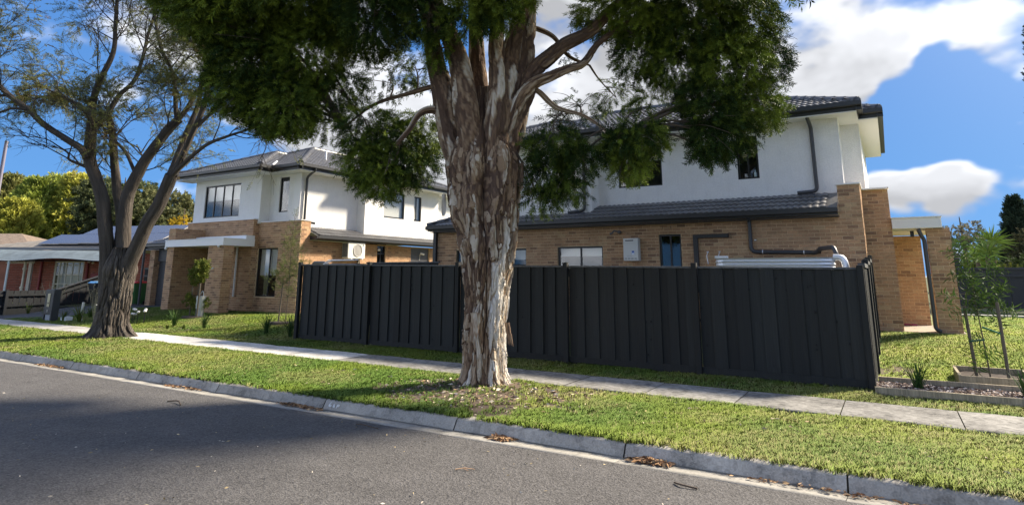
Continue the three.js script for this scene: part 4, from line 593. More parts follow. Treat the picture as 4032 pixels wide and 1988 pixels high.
// ---------- left side: neighbour's house, boundary fence, bins, letterbox ----------
const RX = [0.857, 0.515], FX = [-0.515, 0.857]; // across and away, as (x, d)
const at = (b, s, y, off = 0) => V(b[0] + RX[0] * s + FX[0] * off, y, b[1] + RX[1] * s + FX[1] * off);
const NB_TURN = Math.atan2(0.515, 0.857);
{ // local frame: x across, z towards the street; origin 32 m out
  const O = (s, y, z) => new THREE.Vector3(s, y, z), base = [FX[0] * 32, FX[1] * 32];
  const N = thing('red_brick_house', 'single storey red brick house with grey tiled roof far left beyond the boundary fence', 'house', V(base[0], 0.3, base[1]), undefined, NB_TURN);
  const LF = (z) => ({ o: new THREE.Vector3(0, -0.3, z), u: new THREE.Vector3(1, 0, 0), n: new THREE.Vector3(0, 0, 1) }), F = LF(0), b = [];
  const wr = [[-24.35, -17.5, 0.3, 2.75]], wh = [[-23.27, -21.77, 0.9, 2.36]];
  layBricks(b, F, wr, wh, redBrick); layBricks(b, LF(-1.2), [[-26.6, -24.35, 0.3, 2.75]], [[-25.34, -24.62, 0.3, 2.35]], redBrick);
  const wall = part(N, 'wall', [wallSheet(F, wr, wh, -0.11, 0), wallSheet(LF(-1.2), [[-26.6, -24.35, 0.3, 2.75]], [[-25.34, -24.62, 0.3, 2.35]], -0.11, 0), boxF(F, -24.35, -24.24, 0.3, 2.75, -1.2, -0.11), boxF(F, -26.6, -17.5, 0.3, 2.75, -5, -4.9)], M(0.52, 0.36, 0.27, 0.95, { map: T_soft }));
  const m = mesh('brickwork', b.map((x) => x.geo), brickM); m.userData.kind = 'stuff'; wall.add(m);
  const cream = M(0.66, 0.61, 0.50, 0.6), redP = M(0.24, 0.035, 0.035, 0.6);
  windowUnit(N, F, -23.27, -21.77, 0.9, 2.36, { mull: [-23.02, -22.68, -22.36, -22.03], trans: [1.24, 1.69, 2.16], frame: cream, t: 0.07, w: -0.02 });
  part(N, 'curtain', boxF(F, -23.15, -21.9, 0.95, 2.3, -0.2, -0.19), M(0.55, 0.54, 0.5, 0.9));
  part(N, 'door', [boxF(LF(-1.2), -25.34, -24.62, 0.3, 2.35, -0.08, -0.04)], M(0.36, 0.34, 0.33, 0.7)).add(mesh('security_bars', [boxF(LF(-1.2), -25.0, -24.97, 0.3, 2.35, -0.04, -0.02), boxF(LF(-1.2), -25.34, -24.62, 1.3, 1.33, -0.04, -0.02)], cream));
  part(N, 'door_jamb', [boxF(LF(-1.2), -25.5, -25.34, 0.3, 2.4, -0.1, 0.03)], cream); windowUnit(N, LF(-1.2), -26.5, -25.75, 0.5, 2.35, { trans: [1.35], mull: [-26.1], frame: cream, t: 0.06, w: 0.0, blind: 1.0 });
  const vp = part(N, 'verandah_post', [tube([O(-24.5, 0, 0.35), O(-24.5, 0.72, 0.35)], [0.07, 0.07], 12), tube([O(-24.5, 0.72, 0.35), O(-24.5, 0.76, 0.35), O(-24.5, 0.8, 0.35)], [0.1, 0.11, 0.09], 12), tube([O(-24.5, 0.8, 0.35), O(-24.5, 1.62, 0.35)], [0.06, 0.055], 12), tube([O(-24.5, 1.62, 0.35), O(-24.5, 1.68, 0.35), O(-24.5, 1.74, 0.35)], [0.09, 0.1, 0.08], 12), tube([O(-24.5, 1.74, 0.35), O(-24.5, 2.15, 0.35)], [0.065, 0.065], 12)], cream);
  part(N, 'fretwork', [...Array.from({ length: 18 }, (_, i) => boxF(F, -25.45 + i * 0.08, -25.415 + i * 0.08, 2.27, 2.45, 0.33, 0.36)), boxF(F, -25.5, -24.05, 2.24, 2.28, 0.32, 0.37), boxF(F, -25.5, -24.05, 2.44, 2.48, 0.32, 0.37)], cream);
  part(N, 'downpipe', [tube([O(-23.9, 0, 0.06), O(-23.9, 2.3, 0.06)], 0.06, 10), tube([O(-21.55, 0, 0.06), O(-21.55, 2.3, 0.06)], 0.055, 10)], redP);
  part(N, 'meter_box', boxF(F, -21.3, -20.95, 1.35, 1.75, 0, 0.12), redP); part(N, 'spotlight', [new THREE.SphereGeometry(0.06, 10, 8).translate(-21.45, 2.03, 0.15), new THREE.SphereGeometry(0.06, 10, 8).translate(-21.25, 1.98, 0.15)], cream);
  // roof: a low hip with long courses
  const q = (...P) => { const g = new THREE.BufferGeometry(), o = []; for (let i = 1; i < P.length - 1; i++) o.push(...P[0], ...P[i], ...P[i + 1]); g.setAttribute('position', new THREE.Float32BufferAttribute(o, 3)); g.computeVertexNormals(); return metricUV(g); };
  const eaves = 2.72 - 0.0, rf = M(0.23, 0.21, 0.185, 0.9, { map: T_soft, bumpMap: rep(T_grain, 1), bumpScale: 0.01 });
  const roof = part(N, 'roof', [q([-27, eaves, 0.5], [-17, eaves, 0.5], [-17, 4.15, -3.2], [-22.2, 3.75, -3.2]), q([-27, eaves, 0.5], [-22.2, 3.75, -3.2], [-24, eaves, -8]), q([-22.2, 3.75, -3.2], [-17, 4.15, -3.2], [-17, eaves, -8], [-24, eaves, -8])], rf);
  const rows = []; for (let k = 0; k < 13; k++) { const t = k / 13, y = lerp(eaves, 3.78, t), z = lerp(0.5, -3.2, t), x0 = lerp(-27, -22.2, t); const g = new THREE.BoxGeometry(-17 - x0, 0.035, 0.33); g.rotateX(0.34); g.rotateZ(0.04 * t); g.translate((x0 - 17) / 2, y + 0.03 + 0.02 * t, z - 0.14); rows.push(metricUV(g)); } const rr = mesh('tile_course', rows, rf); rr.userData.kind = 'stuff'; roof.add(rr);
  part(N, 'gutter', [boxF(F, -27, -17.3, 2.9, 3.03, 0.45, 0.6)], M(0.2, 0.2, 0.2, 0.5));
  const pv = M(0.10, 0.11, 0.14, 0.2, { metalness: 0.35 }), pvf = M(0.6, 0.6, 0.62, 0.35, { metalness: 0.5 });
  for (let j = 0; j < 2; j++) for (let i = 0; i < 6 - j; i++) { const g = new THREE.BoxGeometry(0.97, 0.04, 1.60), z = -0.45 - j * 1.63, y = eaves + (0.5 - z) * 0.352 + 0.13 + 0.02 * i; g.rotateX(0.34); g.translate(-23.55 + i * 1.0 + j * 1.05, y, z); const p = part(N, 'solar_panel', metricUV(g), pv); const f = new THREE.BoxGeometry(0.995, 0.03, 1.625); f.rotateX(0.34); f.translate(-23.55 + i * 1.0 + j * 1.05, y - 0.008, z); p.add(mesh('panel_frame', metricUV(f), pvf)); }
  // shade sail carport in front
  const sail = thing('shade_sail', 'blue grey fabric carport canopy with curved edge before the red brick house', 'canopy', V(base[0], 0.3, base[1]), undefined, NB_TURN);
  const pos = [], idx = [], nx = 40, nz = 10; for (let i = 0; i <= nx; i++) for (let j = 0; j <= nz; j++) { const u = i / nx, v = j / nz, x = lerp(-26.5, -19.65, u), edge = Math.min(1, Math.min(Math.abs(x + 24.15), Math.abs(x + 19.65)) / 2.2), z = lerp(1.9, 0.5, v); let y = lerp(2.06, 2.62, Math.sin(v * Math.PI / 2)) + 0.12 * sm(edge) * (1 - v) - 0.08 * u * v; if (x < -24.15) y += 0.1 * (1 - v) * sm(edge); pos.push(x, y, z); if (i < nx && j < nz) { const q2 = i * (nz + 1) + j; idx.push(q2, q2 + nz + 1, q2 + 1, q2 + 1, q2 + nz + 1, q2 + nz + 2); } }
  const sg = new THREE.BufferGeometry(); sg.setAttribute('position', new THREE.Float32BufferAttribute(pos, 3)); sg.setIndex(idx); sg.computeVertexNormals(); const fab = M(0.13, 0.17, 0.20, 0.85, { map: T_soft }); part(sail, 'fabric', metricUV(sg), fab);
  const e = []; for (let i = 0; i <= nx; i++) e.push(O(pos[i * (nz + 1) * 3], pos[i * (nz + 1) * 3 + 1] - 0.01, 1.9)); part(sail, 'hem', tube(e, 0.022, 8), M(0.3, 0.34, 0.37, 0.6));
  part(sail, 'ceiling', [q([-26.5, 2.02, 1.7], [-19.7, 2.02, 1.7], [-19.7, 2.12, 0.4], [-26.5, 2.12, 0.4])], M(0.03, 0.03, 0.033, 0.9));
  part(sail, 'post', [tube([O(-24.15, -0.3, 1.85), O(-24.15, 2.05, 1.85)], 0.05, 10), tube([O(-19.7, -0.3, 1.85), O(-19.7, 2.05, 1.85)], 0.05, 10)], M(0.5, 0.56, 0.58, 0.5));
  // the house beyond it, only the corner of its roof
  const N2 = thing('tiled_roof_house', 'brown mottled tiled roof corner at the far left edge beyond shade canopy', 'house', at([FX[0] * 40, FX[1] * 40], -34, 0.3, 0), undefined, NB_TURN);
  part(N2, 'roof', [q([-5, 2.9, 1], [4.2, 2.9, 1], [0.5, 4.1, -2.5], [-5, 4.1, -2.5]), q([4.2, 2.9, 1], [4.2, 2.9, -6], [0.5, 4.1, -2.5])], M(0.30, 0.23, 0.18, 0.9, { map: rep(T_conc, 1.4), bumpMap: T_grain, bumpScale: 0.02 }));
  part(N2, 'wall', new THREE.BoxGeometry(8, 2.6, 5).translate(-0.8, 1.3, -2.6), M(0.3, 0.12, 0.08, 0.9, { map: T_soft }));
}
{ // boundary fence: low by the street, climbing
  const f = thing('boundary_fence', 'weathered grey blue paling fence that rises behind the letterbox and garden plants', 'fence', V(-31, 0.2, 13)), fr = rng(51), ms = [0.017, 0.020, 0.023, 0.019].map((x) => M(x, x * 1.2, x * 1.5, 0.9, { map: rep(T_wood, 3, 0.6) }));
  const top = (d) => 1.05 + (d > 13.4 ? Math.min(0.85, (d - 13.4) * 0.36) : 0), bot = (d) => gy(-30, d) + 0.08;
  let d = 8.6, k = 0; while (d < 16.6) { const w = 0.11 + 0.03 * fr(); part(f, 'paling', rbox(-31.02 - (k % 2) * 0.014, -31.0 - (k % 2) * 0.014, bot(d), top(d + w / 2), d, d + w - 0.006, 0.003), ms[Math.floor(fr() * 4)]); d += w; k++; }
  for (const [a, b] of [[8.6, 13.4], [13.4, 15.8], [15.8, 16.6]]) for (const off of [-0.22, null]) { const y0 = off === null ? bot(a) + 0.12 : top(a) + off, y1 = off === null ? bot(b) + 0.12 : top(b) + off; const g = box(-31.0, -30.94, 0, 0.085, a, b), p = g.attributes.position; for (let i = 0; i < p.count; i++) p.setY(i, p.getY(i) + (p.getZ(i) > -(a + b) / 2 ? y0 : y1)); part(f, 'rail', g, ms[3]); }
  const g = box(-31.06, -30.9, 0, 0.05, 13.4, 15.8), p = g.attributes.position; for (let i = 0; i < p.count; i++) p.setY(i, p.getY(i) + (p.getZ(i) > -14.6 ? top(13.4) : top(15.8))); part(f, 'capping', g, ms[2]);
  for (const q of [9.2, 11.5, 13.3, 15.8]) part(f, 'post', rbox(-30.98, -30.88, 0, top(q) + 0.03, q, q + 0.1, 0.008), ms[1]);
  part(f, 'plinth', box(-31.03, -30.98, 0, 0.33, 8.6, 16.6), ms[0]);
  const gate = thing('side_gate', 'dark panel side gate beside garage, behind the green bin', 'gate', V(-29.9, 0.25, 17)); for (let i = 0; i < 8; i++) part(gate, 'board', rbox(-31 + i * 0.27, -31 + i * 0.27 + 0.26, 0.25, 1.95, 17, 17.03, 0.004), fenceMs[i % 4]); part(gate, 'frame', [box(-31, -28.85, 1.95, 2.03, 16.97, 17.05), box(-31, -28.85, 1.6, 1.68, 16.96, 17)], charM);
  part(thing('tan_fence_panel', 'tan cladding strip glimpsed above the side gate beside the garage', 'panel', V(-30.2, 0.25, 19)), 'panel', Array.from({ length: 10 }, (_, i) => box(-31.6, -29, 1.9 + i * 0.1, 1.9 + i * 0.1 + 0.092, 19, 19.03)), M(0.52, 0.42, 0.28, 0.8));
}
function bin(name, label, x, d, body, lid, turn) {
  const t = thing(name, label, 'wheelie bin', V(x, gy(x, d) + 0.03, d), undefined, 0), y = t.position.y;
  const tap = (w0, w1, y0, y1, z0, z1) => { const g = new THREE.BoxGeometry(1, 1, 1, 1, 1, 1), p = g.attributes.position; for (let i = 0; i < p.count; i++) { const up = p.getY(i) > 0; p.setXYZ(i, x + p.getX(i) * (up ? w1 : w0), y + (up ? y1 : y0), -d + p.getZ(i) * (up ? z1 : z0)); } g.computeVertexNormals(); return metricUV(g); };
  part(t, 'body', [tap(0.42, 0.56, 0.06, 0.94, 0.46, 0.62), box(x - 0.3, x + 0.3, y + 0.9, y + 0.96, d - 0.33, d + 0.33), ...[-0.14, 0, 0.14].map((q) => box(x + q - 0.015, x + q + 0.015, y + 0.12, y + 0.85, d - 0.30, d - 0.26))], body);
  part(t, 'lid', [tap(0.62, 0.54, 0.965, 1.04, 0.68, 0.5), box(x - 0.31, x + 0.31, y + 0.955, y + 0.985, d - 0.36, d + 0.34)], lid);
  for (const s of [-1, 1]) part(t, 'wheel', new THREE.CylinderGeometry(0.1, 0.1, 0.05, 16).rotateZ(Math.PI / 2).translate(x + s * 0.27, y + 0.1, -d - 0.22), frameM);
  part(t, 'handle', tube([V(x - 0.22, y + 0.95, d + 0.36), V(x + 0.22, y + 0.95, d + 0.36)], 0.015, 8), frameM);
}
bin('wheelie_bin', 'green wheelie bin with red lid just right of left tree trunk', -29.35, 15.9, M(0.035, 0.13, 0.035, 0.5), M(0.55, 0.03, 0.035, 0.5));
bin('wheelie_bin', 'dark wheelie bin with pale blue lid just left of left tree trunk', -30.4, 14.75, M(0.03, 0.032, 0.035, 0.5), M(0.14, 0.42, 0.72, 0.45));
{ // letterbox pillar
  const t = thing('letterbox', 'dark grey letterbox pillar with tall gold number plate among strappy plants', 'letterbox', V(-26, 0.06, 11.1)), y = 0.06, x = -26, d = 11.1, dk = M(0.045, 0.047, 0.05, 0.6, { map: T_soft });
  const gr = new THREE.Group(); const tt = 0.5; part(t, 'pillar', [rbox(x - 0.3, x + 0.3, y + 0.25, y + 1.12, d - 0.1, d + 0.14, 0.01), rbox(x - 0.3, x - 0.22, y, y + 0.25, d - 0.1, d + 0.14, 0.008), rbox(x + 0.22, x + 0.3, y, y + 0.25, d - 0.1, d + 0.14, 0.008)], dk);
  part(t, 'number_plate', box(x - 0.09, x + 0.09, y + 0.52, y + 0.98, d - 0.115, d - 0.1), M(0.42, 0.38, 0.24, 0.4, { metalness: 0.3 })); part(t, 'slot', [box(x - 0.04, x + 0.05, y + 0.62, y + 0.67, d - 0.12, d - 0.114)], frameM); part(t, 'lock_plate', box(x - 0.05, x + 0.05, y + 0.32, y + 0.42, d - 0.112, d - 0.1), M(0.2, 0.19, 0.17, 0.5)); part(t, 'base_panel', box(x - 0.21, x + 0.21, y + 0.0, y + 0.24, d - 0.06, d + 0.1), M(0.30, 0.32, 0.35, 0.7));
}
solo('marker_box', 'small white box lying on the garden bed beside the letterbox', 'box', rbox(-25.55, -25.2, 0.10, 0.24, 11.25, 11.5, 0.02), whiteM);
solo('marker_box', 'small white box by the driveway edge left of left trunk', 'box', rbox(-27.6, -27.3, 0.2, 0.3, 13.9, 14.1, 0.02), whiteM);
solo('white_post', 'short white stake standing in the garden bed behind strappy plants', 'post', tube([V(-24.55, 0.05, 11.45), V(-24.5, 0.75, 11.45)], [0.05, 0.045], 8), M(0.66, 0.64, 0.56, 0.8));
{ const b = [RX[0] * -27.4 * 0.979 + FX[0] * 32, RX[1] * -27.4 * 0.979 + FX[1] * 32]; solo('street_pole', 'grey street pole at the extreme left edge of the view', 'pole', tube([V(b[0], 0, b[1]), V(b[0], 8.6, b[1])], [0.12, 0.08], 12), M(0.17, 0.16, 0.21, 0.6)); }
// ---------- trees ----------
const qFromDir = (dir, roll) => { const q = new THREE.Quaternion().setFromUnitVectors(UP, dir); return q.multiply(new THREE.Quaternion().setFromAxisAngle(UP, roll)); };
const shape = (pos) => { const g = new THREE.BufferGeometry(); g.setAttribute('position', new THREE.Float32BufferAttribute(pos, 3)); g.computeVertexNormals(); g.setAttribute('uv', new THREE.Float32BufferAttribute(new Float32Array(pos.length / 3 * 2), 2)); return g; };
// a leaf: bent diamond from p along dir
function leaf(pos, p, dir, len, w, r, droop = 0) { const side = new THREE.Vector3(r() - 0.5, r() - 0.5, r() - 0.5).cross(dir).normalize().multiplyScalar(w), m = p.clone().addScaledVector(dir, len * 0.45), t = p.clone().addScaledVector(dir, len); t.y -= droop * len; m.y -= droop * len * 0.25; const a = m.clone().add(side), b = m.clone().sub(side); pos.push(...p.toArray(), ...a.toArray(), ...t.toArray(), ...p.toArray(), ...t.toArray(), ...b.toArray()); }
function sprig(seed, { L, n, len, w, spread, droop = 0, twig = 0.0025, side = 0 }) { // grows along +y
  const r = rng(seed), pos = [];
  if (twig) pos.push(-twig, 0, 0, twig, 0, 0, 0, L, 0, 0, 0, -twig, 0, 0, twig, 0, L, 0);
  for (let i = 0; i < n; i++) { const t = 0.08 + 0.92 * i / n, a = side ? (i & 1 ? 0 : Math.PI) + (r() - 0.5) * 0.7 : i * 2.4 + r(), d = new THREE.Vector3(Math.cos(a) * spread, 0.35 + 0.5 * r() + t * 0.4, Math.sin(a) * spread).normalize(); leaf(pos, new THREE.Vector3(0, L * t, 0), d, len * (0.7 + 0.6 * r()), w, r, droop); }
  return shape(pos);
}
const leafM = leafMat(0.7, 0.34), pbLeafM = leafMat(0.6, 0.10), leafOpaque = leafMat(0.8, 0.25);
function barkColor(stops, f) { return (a, l, p) => { const t = f(a, l, p) * (stops.length - 1), i = Math.min(stops.length - 2, Math.max(0, Math.floor(t))), k = clamp(t - i); return stops[i].map((c, j) => lerp(c, stops[i + 1][j], k)); }; }

// ----- the paperbark -----
const PBASE = [-5.85, 8.85];
const PB = thing('paperbark_tree', 'thick paperbark tree with peeling cream and brown trunk standing on the verge before the fence', 'tree', V(PBASE[0], 0, PBASE[1]));
{
  const r = rng(77), stops = [[0.10, 0.06, 0.04], [0.20, 0.125, 0.075], [0.33, 0.235, 0.15], [0.47, 0.40, 0.31], [0.60, 0.545, 0.47], [0.70, 0.66, 0.60]];
  const wrapA = (a) => ((a % 6.28319) + 6.28319) % 6.28319;
  // bark sheets: [tone 0..1, height in metres] at u metres round the stem and v metres up
  const sheet = (u, v, o) => { const wu = u + 0.05 * (fbm(u * 5 + o, v * 2.2, 3, 3) - 0.5) * 2 + 0.022 * (vnoise(u * 30, v * 9, 5) - 0.5), wv = v + 0.14 * (fbm(u * 4, v * 2 + o, 8, 3) - 0.5) * 2; const [e1, c1] = cells(wu * 8.5 + o, wv * 1.55, 31), [e2, c2] = cells(wu * 24 + o, wv * 4.4, 61), f = fbm(u * 40, v * 7 + o, 4, 3) - 0.5; const crack = 1 - sstep(0.03, 0.16, e1), fine = 1 - sstep(0.04, 0.22, e2);
    return [-0.08 + 0.62 * c1 * c1 + 0.16 * c1 + 0.30 * (c2 - 0.5) + 0.5 * f - 0.34 * crack - 0.2 * fine, 0.036 * (c1 - 0.5) + 0.014 * (c2 - 0.5) - 0.045 * crack - 0.010 * fine]; };
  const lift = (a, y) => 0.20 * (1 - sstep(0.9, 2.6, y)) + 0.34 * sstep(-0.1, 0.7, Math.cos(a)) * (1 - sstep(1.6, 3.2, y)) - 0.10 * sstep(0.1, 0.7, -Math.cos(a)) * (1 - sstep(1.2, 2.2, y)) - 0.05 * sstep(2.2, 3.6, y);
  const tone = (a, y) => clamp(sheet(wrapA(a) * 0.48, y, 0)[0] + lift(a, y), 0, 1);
  const P = [[-0.3, -0.42, 0.44], [0.0, -0.39, 0.40], [0.2, -0.375, 0.37], [0.72, -0.38, 0.35], [1.36, -0.36, 0.40], [1.94, -0.44, 0.50], [2.34, -0.52, 0.55], [2.75, -0.66, 0.58], [3.16, -0.72, 0.60], [3.71, -0.77, 0.64], [4.21, -0.80, 0.68], [4.6, -0.80, 0.70], [5.0, -0.8, 0.7]];
  const prof = (y) => { let i = 0; while (i < P.length - 2 && y > P[i + 1][0]) i++; const t = sm(clamp((y - P[i][0]) / (P[i + 1][0] - P[i][0]))); return [lerp(P[i][1], P[i + 1][1], t), lerp(P[i][2], P[i + 1][2], t)]; };
  const NT = 400, NY = 760, pos = [], col = [], uv = [], idx = [], y0 = -0.15, y1 = 5.0;
  const ribs = [[0.15, 0.13], [1.15, 0.10], [2.2, 0.12], [3.0, 0.10], [3.75, 0.13], [4.45, 0.12], [5.25, 0.14], [5.85, 0.08]];
  for (let j = 0; j <= NY; j++) {
    const y = lerp(y0, y1, j / NY), [L, R] = prof(y), cx = (L + R) / 2, hw = (R - L) / 2, hd = hw * (y < 1.5 ? 0.92 : lerp(0.92, 0.72, sstep(1.5, 3.5, y)));
    for (let i = 0; i <= NT; i++) {
      const a = (i % NT) / NT * 2 * Math.PI; // 0 = right, PI*1.5 = towards the street
      const tw = a + 0.10 * Math.sin(y * 0.9) + 0.25 * (vnoise(y * 0.8, 3, 2) - 0.5);
      let k = 0; for (const [c, s] of ribs) { const da = Math.atan2(Math.sin(tw - c), Math.cos(tw - c)); k += s * Math.exp(-da * da / 0.06); }
      const groove = -0.30 * Math.exp(-Math.pow(Math.atan2(Math.sin(a - 4.75 - 0.12 * Math.sin(y * 2)), Math.cos(a - 4.75 - 0.12 * Math.sin(y * 2))) / 0.16, 2)) * (0.30 + 0.70 * sstep(1.9, 2.7, y) + 0.75 * Math.exp(-Math.pow((y - 2.95) / 0.35, 2)));
      const u = a * 0.5; const rough = 0.055 * (fbm(a * 5 + 0.3 * Math.sin(y * 3), y * 1.5, 6, 4) - 0.5) * 2;
      const [tn0, hgt] = sheet(a * 0.48, y, 0);
      const sc = (0.86 + k + groove + rough * 0.8 + hgt / hw) * (1 - 0.75 * sstep(3.5, 4.95, y)), flare = y < 0.35 ? 0.07 * Math.pow((0.35 - y) / 0.35, 2) * (0.7 + 0.6 * vnoise(a * 2.2, 1, 4)) : 0;
      const s = cx + (hw * sc + flare) * Math.cos(a), o = (hd * sc + flare) * Math.sin(a);
      const p = at(PBASE, s, y, o); pos.push(p.x, p.y, p.z); uv.push(a * hw, y);
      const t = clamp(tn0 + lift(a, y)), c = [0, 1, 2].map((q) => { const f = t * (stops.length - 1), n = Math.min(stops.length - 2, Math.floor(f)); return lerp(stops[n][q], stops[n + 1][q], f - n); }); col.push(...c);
    }
  }
  for (let j = 0; j < NY; j++) for (let i = 0; i < NT; i++) { const q = j * (NT + 1) + i; idx.push(q, q + NT + 1, q + 1, q + 1, q + NT + 1, q + NT + 2); }
  const g = new THREE.BufferGeometry(); g.setAttribute('position', new THREE.Float32BufferAttribute(pos, 3)); g.setAttribute('color', new THREE.Float32BufferAttribute(col, 3)); g.setAttribute('uv', new THREE.Float32BufferAttribute(uv, 2)); g.setIndex(idx); g.computeVertexNormals();
  const barkM = M(1, 1, 1, 0.92, { vertexColors: true, bumpMap: rep(T_bark, 3, 1.2), bumpScale: 0.016 });
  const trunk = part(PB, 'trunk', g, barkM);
  // upper stems and limbs, (s, y, off)
  const S = (...a) => a.map(([s, y, o]) => at(PBASE, s, y, o ?? 0));
  const stems = [ [S([-0.50, 3.0, 0.05], [-0.66, 4.2, 0.02], [-0.80, 4.9, -0.02], [-0.91, 5.4, 0], [-1.02, 6.0, 0], [-1.3, 7.0, 0.2], [-1.7, 8.2, 0.3]), 0.24, 0.10], [S([-0.28, 3.2, -0.28], [-0.36, 4.6, -0.25], [-0.52, 5.5, -0.2], [-0.80, 6.2, -0.1], [-1.1, 6.9, 0], [-2.0, 8.0, 0.2]), 0.24, 0.08],
    [S([-0.05, 3.2, 0.25], [-0.12, 4.8, 0.25], [-0.22, 5.8, 0.3], [-0.3, 7.2, 0.6], [-0.4, 8.6, 0.8]), 0.2, 0.08], [S([0.14, 3.4, -0.30], [0.2, 4.9, -0.28], [0.16, 5.8, -0.25], [0.2, 6.7, -0.3], [0.3, 8.2, -0.6]), 0.2, 0.08],
    [S([0.28, 3.2, -0.12], [0.35, 5.0, -0.12], [0.42, 5.7, -0.1], [0.56, 6.2, -0.05], [0.7, 6.9, 0], [1.0, 8.4, 0.2]), 0.22, 0.08], [S([0.48, 3.2, 0.1], [0.60, 5.0, 0.05], [0.70, 5.8, 0], [0.76, 6.7, 0.1], [0.9, 8.4, 0.2]), 0.22, 0.09],
    [S([0.50, 3.9, 0.0], [0.68, 4.9, -0.05], [0.88, 5.35, -0.1], [1.08, 5.52, -0.1], [1.35, 5.75, -0.1], [1.84, 6.06, 0], [2.4, 6.65, 0.1], [3.2, 7.3, 0.2]), 0.19, 0.08], [S([0.46, 4.2, -0.2], [0.62, 4.80, -0.22], [0.85, 5.02, -0.25], [1.13, 5.14, -0.25], [1.4, 5.28, -0.2], [1.7, 5.42, -0.1], [2.0, 5.84, 0], [2.6, 6.3, 0.1]), 0.12, 0.05],
    [S([-0.6, 4.35, 0], [-0.95, 4.57, -0.05], [-1.16, 4.50, -0.1], [-1.35, 4.2, -0.1], [-1.6, 3.95, 0]), 0.085, 0.035], [S([0.55, 4.8, 0.0], [0.85, 4.97, 0.05], [1.23, 4.66, 0.05], [1.75, 4.5, 0.1], [2.3, 4.1, 0.1]), 0.055, 0.02], [S([0.7, 6.2, 0], [1.2, 6.1, 0.3], [1.5, 5.75, 0.4], [1.9, 5.6, 0.5]), 0.05, 0.02],
    [S([-0.6, 5.2, 0.1], [-1.4, 5.0, 0.3], [-2.1, 4.8, 0.4], [-2.6, 4.4, 0.4]), 0.06, 0.02] ];
  const ends = [];
  stems.forEach(([pts, ra, rb], i) => { const ax = at(PBASE, -0.06, pts[0].y, 0); if (i < 8) { pts[0].lerp(ax, i < 6 ? 0.5 : 0.35); pts[0].y -= 0.25; } ends.push(bend(pts, 7)); const c = bend(pts, 34), sh = (a, l, p) => { const rr = lerp(ra, rb, clamp(l / 4)); return sheet(wrapA(a) * rr, p.y * 0.7 + l * 0.3, i * 3.7); }; part(PB, 'limb', tube(c, rampR(c.length, ra, rb).map((q, k) => q * (i < 8 ? lerp(0.55, 1, sstep(0, 0.16, k / c.length)) : 1)), 44, { disp: (a, l, p) => { const q = sh(a, l, p)[1], seam = Math.min(1, Math.min(a, 6.28319 - a) * 3); return seam * (q / ra * 0.9 + 0.10 * Math.sin(3 * a + l * 1.3 + i) * 0.6) + 0.06 * (vnoise(l * 3, i, 5) - 0.5); }, color: barkColor(stops, (a, l, p) => clamp(sh(a, l, p)[0] + 0.02)), open: true }), barkM); });
  // peeling sheets of bark standing off the trunk
  const fl = [], big = []; const nF = 330;
  for (let q = 0; q < nF; q++) {
    const y = 0.12 + 3.7 * Math.pow(r(), 0.9), a = q % 5 === 0 ? r() * 6.28 : Math.PI * (1 + r()) , w = 0.025 + 0.075 * r() * r(), h = 0.08 + 0.40 * r() * r(), nx = 5, ny = 9, curl = (r() - 0.45) * 0.06, topc = r() < 0.3, ph = r() * 9, pp = [], ii = [];
    const base = (aa, yy) => { const j = clamp((yy - y0) / (y1 - y0)) * NY, i = ((aa / (2 * Math.PI)) % 1 + 1) % 1 * NT, k = (Math.round(j) * (NT + 1) + Math.round(i) % NT) * 3; return new THREE.Vector3(pos[k], yy, pos[k + 2]); };
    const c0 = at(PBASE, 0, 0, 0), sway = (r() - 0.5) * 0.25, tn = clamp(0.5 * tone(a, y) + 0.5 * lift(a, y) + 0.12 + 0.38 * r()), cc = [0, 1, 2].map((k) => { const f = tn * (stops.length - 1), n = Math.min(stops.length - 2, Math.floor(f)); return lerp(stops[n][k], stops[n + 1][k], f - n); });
    const hw = 0.45; for (let j = 0; j <= ny; j++) for (let i = 0; i <= nx; i++) { const v = j / ny, u = i / nx - 0.5, taper = 0.55 + 0.45 * Math.sin(Math.PI * clamp(v * 0.9 + 0.1)) + 0.35 * (vnoise(v * 5 + ph, i > nx / 2 ? 1 : 5) - 0.5), aa = a + (u * w * taper + sway * (v - 0.5) * h) / hw, yy = y + v * h + 0.02 * vnoise(u * 6 + ph, 3), b = base(aa, yy), out = new THREE.Vector3(b.x - c0.x, 0, b.z - c0.z).normalize(), e = topc ? v : 1 - v; b.addScaledVector(out, 0.006 + curl * e * e + 0.02 * Math.abs(u) * (r() < 0.02 ? 1 : 0.6)); pp.push(b.x, yy, b.z); }
    for (let j = 0; j < ny; j++) for (let i = 0; i < nx; i++) { const z = j * (nx + 1) + i; ii.push(z, z + 1, z + nx + 1, z + 1, z + nx + 2, z + nx + 1); }
    const gg = new THREE.BufferGeometry(); gg.setAttribute('position', new THREE.Float32BufferAttribute(pp, 3)); gg.setIndex(ii); gg.computeVertexNormals(); paint(gg, cc); gg.setAttribute('uv', new THREE.Float32BufferAttribute(pp.flatMap((_, i) => i % 3 === 0 ? [pp[i] , pp[i + 1]] : []), 2)); (w * h > 0.014 && a > Math.PI ? big : fl).push(gg);
  }
  const flakeM = M(1, 1, 1, 0.9, { vertexColors: true, bumpMap: rep(T_bark, 4, 2), bumpScale: 0.006 });
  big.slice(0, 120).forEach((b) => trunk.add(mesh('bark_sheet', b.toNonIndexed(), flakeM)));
  const fk = mesh('bark_flakes', fl.map((b) => b.toNonIndexed()), flakeM); fk.userData.kind = 'stuff'; trunk.add(fk);
